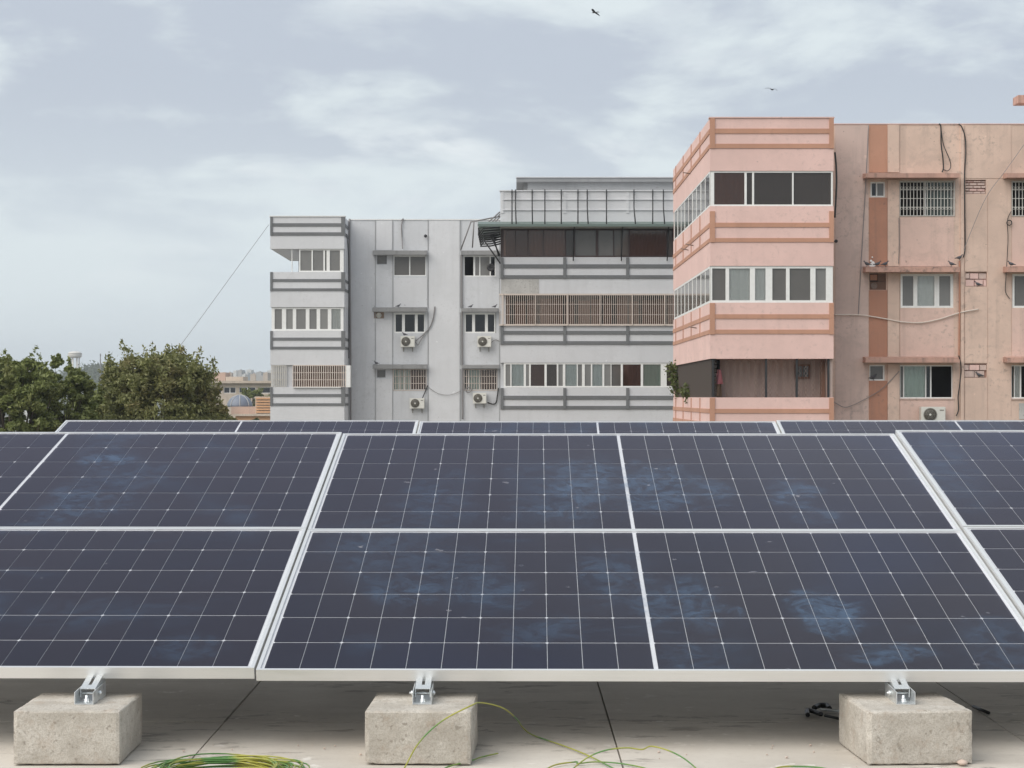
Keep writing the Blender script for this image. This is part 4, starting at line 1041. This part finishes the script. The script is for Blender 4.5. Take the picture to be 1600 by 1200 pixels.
cloth(1116.5, 1127.5, 592, 620, YF + .70, 'cloth_brown', 'brown cloth hanging below the pink cloth on the balcony', .05, .2)
cloth(1109.6, 1117, 570, 606, YF + .5, 'cloth_black', 'black cloth hanging at the balcony corner post', .04, .3)
cloth(1109.8, 1116, 604, 620, YF + .45, 'cloth_white', 'white cloth low at the balcony corner post', .04, .1)
cloth(1110, 1115, 571, 586, YF + .42, 'cloth_white', 'white cloth high at the balcony corner post', .03, .1)

# ------------------------------------------------------------------ foliage
def leaf_mesh(name, centers, size, mat, parent=None, seed=0, kind=None):
    rng = np.random.default_rng(seed); N = len(centers)
    a = rng.normal(size=(N, 3)); a /= np.linalg.norm(a, axis=1)[:, None]
    b = rng.normal(size=(N, 3)); b -= a * (a * b).sum(1)[:, None]; b /= np.linalg.norm(b, axis=1)[:, None]
    s = (size * rng.uniform(0.6, 1.35, N))[:, None]
    nrm = np.cross(a, b)
    V = np.empty((N, 4, 3)); V[:, 0] = centers - a * s; V[:, 1] = centers + b * s * 0.42 + nrm * s * .12; V[:, 2] = centers + a * s; V[:, 3] = centers - b * s * 0.42 + nrm * s * .12
    V = V.reshape(-1, 3); c = V.mean(0); c[2] = V[:, 2].min()
    me = bpy.data.meshes.new(name); me.vertices.add(4 * N); me.vertices.foreach_set('co', (V - c).ravel())
    me.loops.add(4 * N); me.loops.foreach_set('vertex_index', np.arange(4 * N, dtype=np.int32))
    me.polygons.add(N); me.polygons.foreach_set('loop_start', np.arange(0, 4 * N, 4, dtype=np.int32)); me.polygons.foreach_set('loop_total', np.full(N, 4, dtype=np.int32))
    me.materials.append(MATS[mat]); me.update(calc_edges=True); me.validate()
    o = bpy.data.objects.new(name, me); COL.objects.link(o); place(o, Vector(c), parent)
    if kind: o['kind'] = kind
    return o
def tree(px, Y, pytop, wpx, label, mat, seed, puffs=230, per=130, leaf=0.10, depth=None, crown_h=None, group='trees left of the grey building'):
    rng = np.random.default_rng(seed); rn = random.Random(seed)
    ppm = F / Y; x = PX(px, Y); ztop = PZ(pytop, Y); rx = wpx / 2 / ppm; rz = crown_h or rx * 0.95; zc_ = ztop - rz; ry = depth or rx
    root = thing('tree', (x, Y, 0), label, 'tree', group)
    C = []; limbs = MB(); base = Vector((x, Y, zc_ - rz * 0.75))
    limbs.tube([(x, Y, 0), (x + .1, Y, base.z * .5), tuple(base)], [rx * .11, rx * .085, rx * .07], 9)
    for i in range(puffs):
        u_ = rng.normal(size=3); u_ /= np.linalg.norm(u_)
        if u_[2] < -0.55: u_[2] *= -1
        lob = 1 + 0.20 * noise.noise(Vector((u_ * 2.3 + seed * 5.1).tolist())) + 0.10 * noise.noise(Vector((u_ * 6 + seed).tolist()))
        rr = rng.uniform(0.35, 1.0) ** 0.5 * lob * 0.93
        c = np.array([x, Y, zc_]) + u_ * rr * np.array([rx, ry, rz]); pr = rng.uniform(0.16, 0.34) * rx / 2.2
        k = int(per * rng.uniform(0.6, 1.4))
        q = rng.normal(size=(k, 3)); q /= np.linalg.norm(q, axis=1)[:, None]; q *= (rng.uniform(0.2, 1.0, k) ** 0.6)[:, None] * pr * np.array([1.25, 1.25, .8])
        C.append(c + q)
        if i % 5 == 0:
            mid = base.lerp(Vector(c.tolist()), .5) + Vector((rn.uniform(-.2, .2), rn.uniform(-.2, .2), .15)) * rx * .4
            limbs.tube([base, mid, Vector(c.tolist())], [rx * .04, rx * .022, rx * .006], 5)
        if u_[2] > .35 and rr > .8 and rng.random() < .55:    # shoots breaking the outline
            d = u_ * np.array([.6, .6, 1.0]) + rng.normal(size=3) * .25; L = rng.uniform(.25, .62) * rx / 2.4
            kk = int(per * .22); tt = rng.uniform(0, 1, kk)
            C.append(c + pr * .5 * u_ + d * (tt * L)[:, None] + rng.normal(size=(kk, 3)) * (.05 + .05 * (1 - tt))[:, None] * rx / 2.4)
    limbs.build('trunk', 'bark', root)
    leaf_mesh('crown', np.concatenate(C), leaf, mat, root, seed)
    return root
tree(252, 70, 546, 222, 'broad olive-green tree right of the water tower, beside grey building', 'leaf_olive', 5, 330, 150, 0.085, crown_h=2.9)
tree(330, 73, 622, 85, 'lower brownish tree before the blue dome', 'leaf_olive', 8, 110, 130, 0.085, crown_h=1.9)
tree(20, 66, 553, 165, 'dense green tree at the left edge of the photo', 'leaf_green', 6, 260, 150, 0.085, crown_h=3.0)
tree(100, 68, 562, 110, 'green tree directly below the water tower', 'leaf_green', 9, 170, 150, 0.085, crown_h=2.6)
tree(158, 73, 606, 120, 'low green treetop between the two tree masses above the panels', 'leaf_green', 12, 140, 140, 0.085, crown_h=2.0)
tree(143, 110, 606, 60, 'farther dark tree showing in the gap below the hill', 'leaf_dark', 10, 70, 120, 0.10, crown_h=2.4, group='farther trees')
tree(396, 230, 606, 62, 'green tree before the long cream building beside the dome', 'leaf_green', 14, 70, 110, 0.14, crown_h=2.0, group='farther trees')
tree(398, 75, 648, 34, 'small dark sprig of a tree above the panels near grey building', 'leaf_dark', 15, 16, 60, 0.075, crown_h=.8)
# balcony creeper
def creeper(pts, n, spread, label, seed):
    rng = np.random.default_rng(seed); C = []
    P_ = [np.array(p) for p in pts]
    for i in range(n):
        t_ = rng.uniform(0, len(P_) - 1.001); k = int(t_); f_ = t_ - k
        C.append(P_[k] * (1 - f_) + P_[k + 1] * f_ + rng.normal(size=3) * spread)
    rt = thing('balcony_plant', tuple(P_[-1]), label, 'plant', 'plants on the pink balcony')
    MB().tube([Vector(p.tolist()) for p in P_], .015, 5).build('stem', 'bark', rt)
    leaf_mesh('foliage', np.array(C), 0.075, 'leaf_pot', rt, seed)
yb = YB - 1.2
creeper([(XL - .12, yb, PZ(571, yb)), (XL - .15, yb - .2, PZ(585, yb)), (XL - .05, yb - .4, PZ(600, yb)), (XL - .04, yb - .6, PZ(617, yb))], 420, .13, 'yellow-green creeper on the far end of the balcony netting', 3)
creeper([(XL - .1, 67.9, PZ(606, 67.9)), (XL - .08, 67.6, PZ(612, 67.6)), (XL - .05, 67.5, PZ(618, 67.5))], 130, .10, 'small leafy plant poking through the balcony netting', 4)

# ------------------------------------------------------------------ far things
hx = []; m = MB(); n = 60
prof = []
for i in range(n + 1):
    px = -500 + i * 18.0
    h = 34 * math.exp(-((px - 160) / 80) ** 2) + 14 * math.exp(-((px - 20) / 160) ** 2) + 14 * math.exp(-((px - 340) / 160) ** 2)
    h += 3.2 * noise.noise(Vector((px * .07, 1.2, 0))) + 1.5 * noise.noise(Vector((px * .3, 4, 0)))
    prof.append((px, max(h, 1)))
v = []; f = []
for (px, h) in prof:
    Yh = 1250.0; x = PX(px, Yh); zt = CZ + h / F * Yh
    v += [(x, Yh - 260, -1), (x, Yh - 120, zt * .45), (x, Yh, zt), (x, Yh + 250, -1)]
for i in range(n):
    for j in range(3): q = i * 4 + j; f.append((q, q + 4, q + 5, q + 1))
m.add(v, f, True); struct(m.build('hill', 'hill_wood'))
# tree mass crowning the hill
rng = np.random.default_rng(2); C = []
for i in range(420):
    px = rng.uniform(60, 260); h = np.interp(px, [p[0] for p in prof], [p[1] for p in prof]); Yh = 1240 - rng.uniform(0, 90)
    fz = 1 - (1240 - Yh) / 230
    c = np.array([PX(px, Yh), Yh, (CZ + h / F * 1250) * fz]); C.append(c + rng.normal(size=(26, 3)) * np.array([3.2, 3.2, 2.0]))
o = leaf_mesh('hill_wood', np.concatenate(C), 1.3, 'leaf_dark', None, 2, 'stuff'); tag(o, 'hazy wooded hill crest behind the trees at left', 'wood')
# water tower
Yt = 900.0; wt_ = thing('water_tower', (PX(117, Yt), Yt, 0), 'white mushroom-shaped water tower above the trees at left', 'water tower')
ppm = F / Yt; zt = lambda py: PZ(py, Yt); c0 = (PX(117, Yt), Yt, 0)
m = MB(); rr = lambda p: p / ppm
m.lathe(c0, [(rr(8.2), zt(559.2)), (rr(10.2), zt(557.8)), (rr(11), zt(554)), (rr(10.6), zt(553))], 20); m.build('tank', 'tower_white', wt_)
m = MB(); m.lathe(c0, [(rr(11.3), zt(552.9)), (rr(9.5), zt(550.8)), (rr(5.5), zt(549.2)), (rr(.5), zt(548.7))], 20); m.build('tank_roof', 'tower_white', wt_)
for k in range(6):
    aa = k * math.pi / 3 + .3
    m = MB(); m.tube([(c0[0] + rr(7) * math.cos(aa), Yt + rr(7) * math.sin(aa), 0), (c0[0] + rr(6.6) * math.cos(aa), Yt + rr(6.6) * math.sin(aa), zt(559))], rr(1.0), 6); m.build('leg', 'tower_white', wt_)
# mast
m = MB(); m.tube([(PX(157, 880), 880, 0), (PX(157, 880), 880, PZ(562, 880)), (PX(157, 880), 880, PZ(552, 880))], [.5, .3, .12], 5); m.box(PX(156.2, 880), PX(157.8, 880), 879.6, 880.4, PZ(557, 880), PZ(553.5, 880))
tag(m.build('antenna_mast', 'cable_grey'), 'thin antenna mast on the hazy hill at left', 'mast')
m = MB(); m.box(PX(34, 700), PX(56, 700), 700, 712, 0, PZ(566.5, 700)); m.box(PX(33.5, 700), PX(57, 700), 699.4, 712.5, PZ(566.4, 700), PZ(565.6, 700)); tag(m.build('far_building', 'far_white'), 'pale far rooftop peeking over the trees at left', 'building', 'far buildings')
# long cream building
Ye = 330.0; ze = lambda py: PZ(py, Ye); xe = lambda px: PX(px, Ye)
cb = thing('long_building', (xe(390), Ye, 0), 'long cream building with a row of dark windows beside grey block', 'building', 'far buildings')
holes = [(xe(a), xe(b), ze(614.5), ze(605)) for a, b in ((324, 346), (349.5, 368.5), (373.5, 399.5), (404.5, 440))]
wall(cb, 'wall', 'cream', front(Ye), xe(300), xe(470), 0.004, ze(597), holes, .6)
B('body', 'room_dark', cb, (xe(300), xe(470), Ye + 1.2, Ye + 14, 0.004, ze(599)))
B('roof', 'cream', cb, (xe(299), xe(471), Ye - .9, Ye + 14.5, ze(598.8), ze(595)))
for i, h in enumerate(holes):
    mid = (h[0] + h[1]) / 2
    window(cb, front(Ye), h[0], h[1], h[2], h[3], [(h[0] + .1, mid - .07, 'black'), (mid + .07, h[1] - .1, 'black')], .1, 'frame_white', .1, .2)
B('stair_room', 'far_pink', cb, (xe(318), xe(348), Ye + 3, Ye + 9, ze(595) + .002, ze(581.5)))
B('plant_room', 'cream', cb, (xe(348.5), xe(376), Ye + 3, Ye + 9, ze(595) + .002, ze(588.3)))
# dome and orange house
Yo = 190.0; zo = lambda py: PZ(py, Yo); xo = lambda px: PX(px, Yo)
oh = thing('orange_house', (xo(395), Yo, 0), 'orange house with slatted roof screen beside the grey block', 'building', 'far buildings')
B('wall', 'orange_house', oh, (xo(368), xo(450), Yo, Yo + 10, 0.004, zo(648)))
B('cornice', 'cream', oh, (xo(366), xo(450), Yo - .4, Yo + .3, zo(650), zo(646.5)))
B('parapet', 'far_pink', oh, (xo(360), xo(398), Yo + .5, Yo + 6, zo(648) + .002, zo(635.5)))
sl = B('roof_screen', 'cream', oh, (xo(398.2), xo(450), Yo + .3, Yo + .5, zo(646.4), zo(619.5)))
for k in range(6):
    B('slat', 'orange_house', sl, (xo(399.5), xo(450), Yo + .1, Yo + .296, zo(645 - k * 4.2), zo(642.6 - k * 4.2)))
m = MB(); dc = (xo(368), Yo + 3.0, zo(636)); rd = 20 / F * Yo
m.lathe(dc, [(rd * math.cos(a), rd * math.sin(a) * .95) for a in [k * math.pi / 2 / 10 for k in range(10)]] + [(0.01, rd * .95)], 24)
dm = m.build('dome', 'dome_blue', oh)
for k in range(8):
    aa = k * math.pi / 4 + .15
    m = MB(); m.tube([(dc[0] + (rd * 1.01) * math.cos(b) * math.cos(aa), dc[1] + (rd * 1.01) * math.cos(b) * math.sin(aa), dc[2] + rd * .955 * math.sin(b)) for b in [j * math.pi / 2 / 8 for j in range(9)]], .05, 4); m.build('dome_rib', 'far_grey', dm)
# skyline
rk = random.Random(21)
for i in range(16):
    Yk = 850 + rk.uniform(0, 500); px = 352 + i * 4.6 + rk.uniform(-2, 2); wpx = rk.uniform(4, 9); pt = rk.uniform(577, 587)
    if px - wpx / 2 < 352: continue
    m = MB(); m.box(PX(px - wpx / 2, Yk), PX(px + wpx / 2, Yk), Yk, Yk + 12, 0.004, PZ(pt, Yk)); m.box(PX(px - 1, Yk), PX(px + 1, Yk), Yk + 2, Yk + 5, PZ(pt, Yk), PZ(pt - 1.2, Yk))
    tag(m.build('far_building', rk.choice(['far_white', 'far_grey', 'cream'])), 'tiny pale building on the skyline beside the grey block', 'building', 'skyline buildings')

# ------------------------------------------------------------------ kites in the sky
def kite(px, py, Y, roll, yaw, label, span=1.5):
    """soaring bird: lofted body with head and forked tail, arched wings grown out of it"""
    c = P(px, py, Y); m = MB()
    Mx = Matrix.Rotation(yaw, 4, 'Z') @ Matrix.Rotation(roll, 4, 'Y'); h = span / 2
    def T(p): return c + (Mx @ Vector(p))
    body = [(-.30, .015), (-.22, .03), (-.10, .06), (.05, .075), (.16, .06), (.22, .045), (.27, .04), (.31, .02), (.335, .006)]
    m.tube([T((0, y, 0)) for y, r in body], [r for y, r in body], 8)
    v = []; f = []; ts = [0, .25, .5, .75, 1.0]; ch = [.30, .32, .29, .20, .06]; sw = [0, .05, .04, -.06, -.18]; dh = [.0, .10, .12, .07, -.02]
    for s in (-1, 1):
        o = len(v)
        for t_, c_, w_, d_ in zip(ts, ch, sw, dh):
            for (yy, zz_) in ((c_ * .5 + w_, 0), (w_, .018), (-c_ * .5 + w_, 0), (w_, -.012)):
                v.append(T((s * t_ * h, yy, zz_ + d_)))
        for i in range(4):
            for k in range(4): f.append((o + i * 4 + k, o + i * 4 + (k + 1) % 4, o + (i + 1) * 4 + (k + 1) % 4, o + (i + 1) * 4 + k))
        f.append((o + 16, o + 17, o + 18, o + 19)); f.append((o + 3, o + 2, o + 1, o))
    m.add(v, f, True)
    tl = [T((-.03, -.25, .01)), T((.03, -.25, .01)), T((.12, -.55, 0)), T((0, -.47, 0)), T((-.12, -.55, 0))]
    m.add(tl + [p + Vector((0, 0, -.012)) for p in tl], [(0, 4, 3, 2, 1), (5, 6, 7, 8, 9)] + [(i, (i + 1) % 5, (i + 1) % 5 + 5, i + 5) for i in range(5)])
    return tag(m.build('bird', 'bird_dark'), label, 'bird', 'birds soaring in the sky')
kite(929, 19.5, 190, R(19), R(55), 'dark bird soaring at the top of the sky')
kite(1206, 140, 195, R(14), R(-35), 'dark bird soaring above the pink building')

# ------------------------------------------------------------------ wires and litter on the roof floor
def w(px, py, Y): return P(px, py, Y)
def wf(px, py): p = FP(px, py, FLOOR + .006); return p
cable('earth_wire', [wf(618, 1222), w(633, 1198, 5.22), w(655, 1160, 5.235), w(690, 1127, 5.25), w(735, 1103, 5.27), w(752, 1098, 5.36), w(785, 1106, 5.46), w(806, 1122, 5.6), w(818, 1138, 5.70), wf(834, 1149), wf(880, 1165), wf(920, 1181), wf(965, 1204), wf(1010, 1226)],
      0.0022, 'earth_wire', 'green-yellow earth wire arching over the middle block and onto the floor', 'wire')
cable('earth_wire', [wf(680, 1214), wf(698, 1199), wf(735, 1189), wf(752, 1183), wf(778, 1177)], 0.0022, 'earth_wire', 'short green wire end on the floor at the foot of the middle block', 'wire')
cable('earth_wire', [wf(880, 1215), w(905, 1193, 5.26), w(925, 1180, 5.27), w(950, 1171.5, 5.28), w(980, 1168.5, 5.3), w(1003, 1171, 5.3), w(1018, 1166, 5.32), w(1045, 1173, 5.3), w(1070, 1186, 5.27), wf(1095, 1207)], 0.0022, 'earth_wire', 'thin green-yellow wire loop humping up from the floor right of the middle block', 'wire')
cable('earth_wire', [wf(840, 1212), wf(865, 1196), wf(900, 1190.5), wf(903, 1193), wf(930, 1190.5), wf(970, 1193), wf(1010, 1201), wf(1040, 1214)], 0.0022, 'earth_wire', 'green wire lying flat on the floor under the thin loop', 'wire')
cable('earth_wire', [wf(1185, 1216), wf(1215, 1199.5), wf(1250, 1197.5), wf(1290, 1201), wf(1320, 1214)], 0.0022, 'earth_wire', 'yellow wire at the bottom edge left of the right block', 'wire')
# coil
rc = random.Random(4); co = thing('wire_coil', FP(350, 1222), 'coil of green and yellow earth wire at the bottom edge of the floor', 'wire coil')
for k in range(26):
    cx, cy = PX(352, 5.03) + rc.uniform(-.035, .035), 5.035 + rc.uniform(-.012, .012); rx_, ry_ = .185 + rc.uniform(-.03, .02), .20 + rc.uniform(-.035, .012); ph = rc.uniform(0, 6); zz0 = FLOOR + .004 + k * .0012
    pts = [(cx + rx_ * math.cos(a), cy + ry_ * math.sin(a), zz0 + .008 + .008 * math.sin(2 * a + ph)) for a in [j * math.pi / 16 for j in range(33)]]
    MB().tube(pts, .0021, 6, cap=False).build('wire_loop', 'earth_wire', co)
MB().tube(smooth_path([(PX(395, 5.2), 5.22, FLOOR + .03), FP(440, 1192, FLOOR + .012), FP(470, 1198, FLOOR + .006), FP(500, 1210, FLOOR + .006)]), .0027, 6).build('wire_end', 'earth_wire', co)
# black clamp tool half behind the right block
tb = thing('clamp_tool', FP(1285, 1112), 'black-handled tool lying behind the right concrete block', 'tool')
MB().tube(smooth_path([FP(1262, 1117, FLOOR + .012), FP(1262, 1110, FLOOR + .014), FP(1272, 1112, FLOOR + .014), FP(1283, 1116, FLOOR + .014)]), .008, 6).build('handle', 'tool_black', tb)
MB().tube(smooth_path([FP(1272, 1106, FLOOR + .016), FP(1280, 1102.5, FLOOR + .016), FP(1292, 1102.5, FLOOR + .018), FP(1296, 1107, FLOOR + .016)]), .009, 6).build('handle', 'tool_black', tb)
MB().tube([FP(1282, 1108, FLOOR + .016), FP(1330, 1113, FLOOR + .014)], .005, 6).build('shaft', 'galvanised', tb)
MB().tube([FP(1289, 1118, FLOOR + .012), FP(1325, 1126, FLOOR + .010)], .005, 6).build('shaft', 'tool_black', tb)
m = MB(); m.tube(smooth_path([P(1036, 1054, 5.6), P(1045, 1061, 5.6), P(1057, 1063, 5.6), P(1070, 1061, 5.6), P(1082, 1053, 5.6)]), .006, 6)
tag(m.build('panel_lead', 'cable_black'), 'black lead sagging just below the frame of the middle panel', 'cable')
m = MB(); m.tube([FP(1521, 1104, FLOOR + .01), FP(1545, 1114, FLOOR + .01)], .006, 6); tag(m.build('steel_rod', 'tool_black'), 'dark rod end showing behind the right block', 'rod')
def stone(px, py, r, label, seed, group=None, z=FLOOR):
    p = FP(px, py); m = MB(); prof = [(r * math.cos(a) * (1 + .15 * math.sin(seed + 3 * a)), r * .62 * (1 + math.sin(a)) + .001) for a in [(-.5 + k / 6) * math.pi for k in range(7)]]
    prof = [(max(q[0], r * .05), q[1]) for q in prof]; m.lathe(p, prof, 9)
    m.v = [tuple(p + Vector((q[0] - p.x, q[1] - p.y, q[2] - p.z)) * 1.0 + Vector((.25 * r * noise.noise(Vector(q) * 90), .2 * r * noise.noise(Vector(q) * 70 + Vector((3, 1, 2))), 0))) for q in m.v]
    return tag(m.build('pebble', 'pebble'), label, 'pebble', group)
stone(1504, 1197, .0145, 'pinkish pebble at the foot of the right concrete block', 1)
rp = random.Random(9)
for i in range(34):
    px = rp.uniform(240, 700) if i < 22 else rp.uniform(1000, 1340); py = rp.uniform(1165, 1199)
    stone(px, py, rp.uniform(.0018, .0048), 'tiny crumb of grit on the pale floor below the panels', i + 5, 'grit crumbs on the roof floor')

# ------------------------------------------------------------------ hazy air
t = NT('haze_air'); pv = t.n('ShaderNodeVolumePrincipled', {'Color': (0.86, 0.91, 0.97), 'Density': 0.00032, 'Anisotropy': 0.2})
t.t.links.new(pv.outputs[0], t.out.inputs['Volume'])
hz_ = MB().box(-1510, 1510, -310, 2210, -2.0, 66.0).build('haze', 'haze_air', kind='stuff')
tag(hz_, 'pale haze hanging over the far hill and rooftops', 'haze')
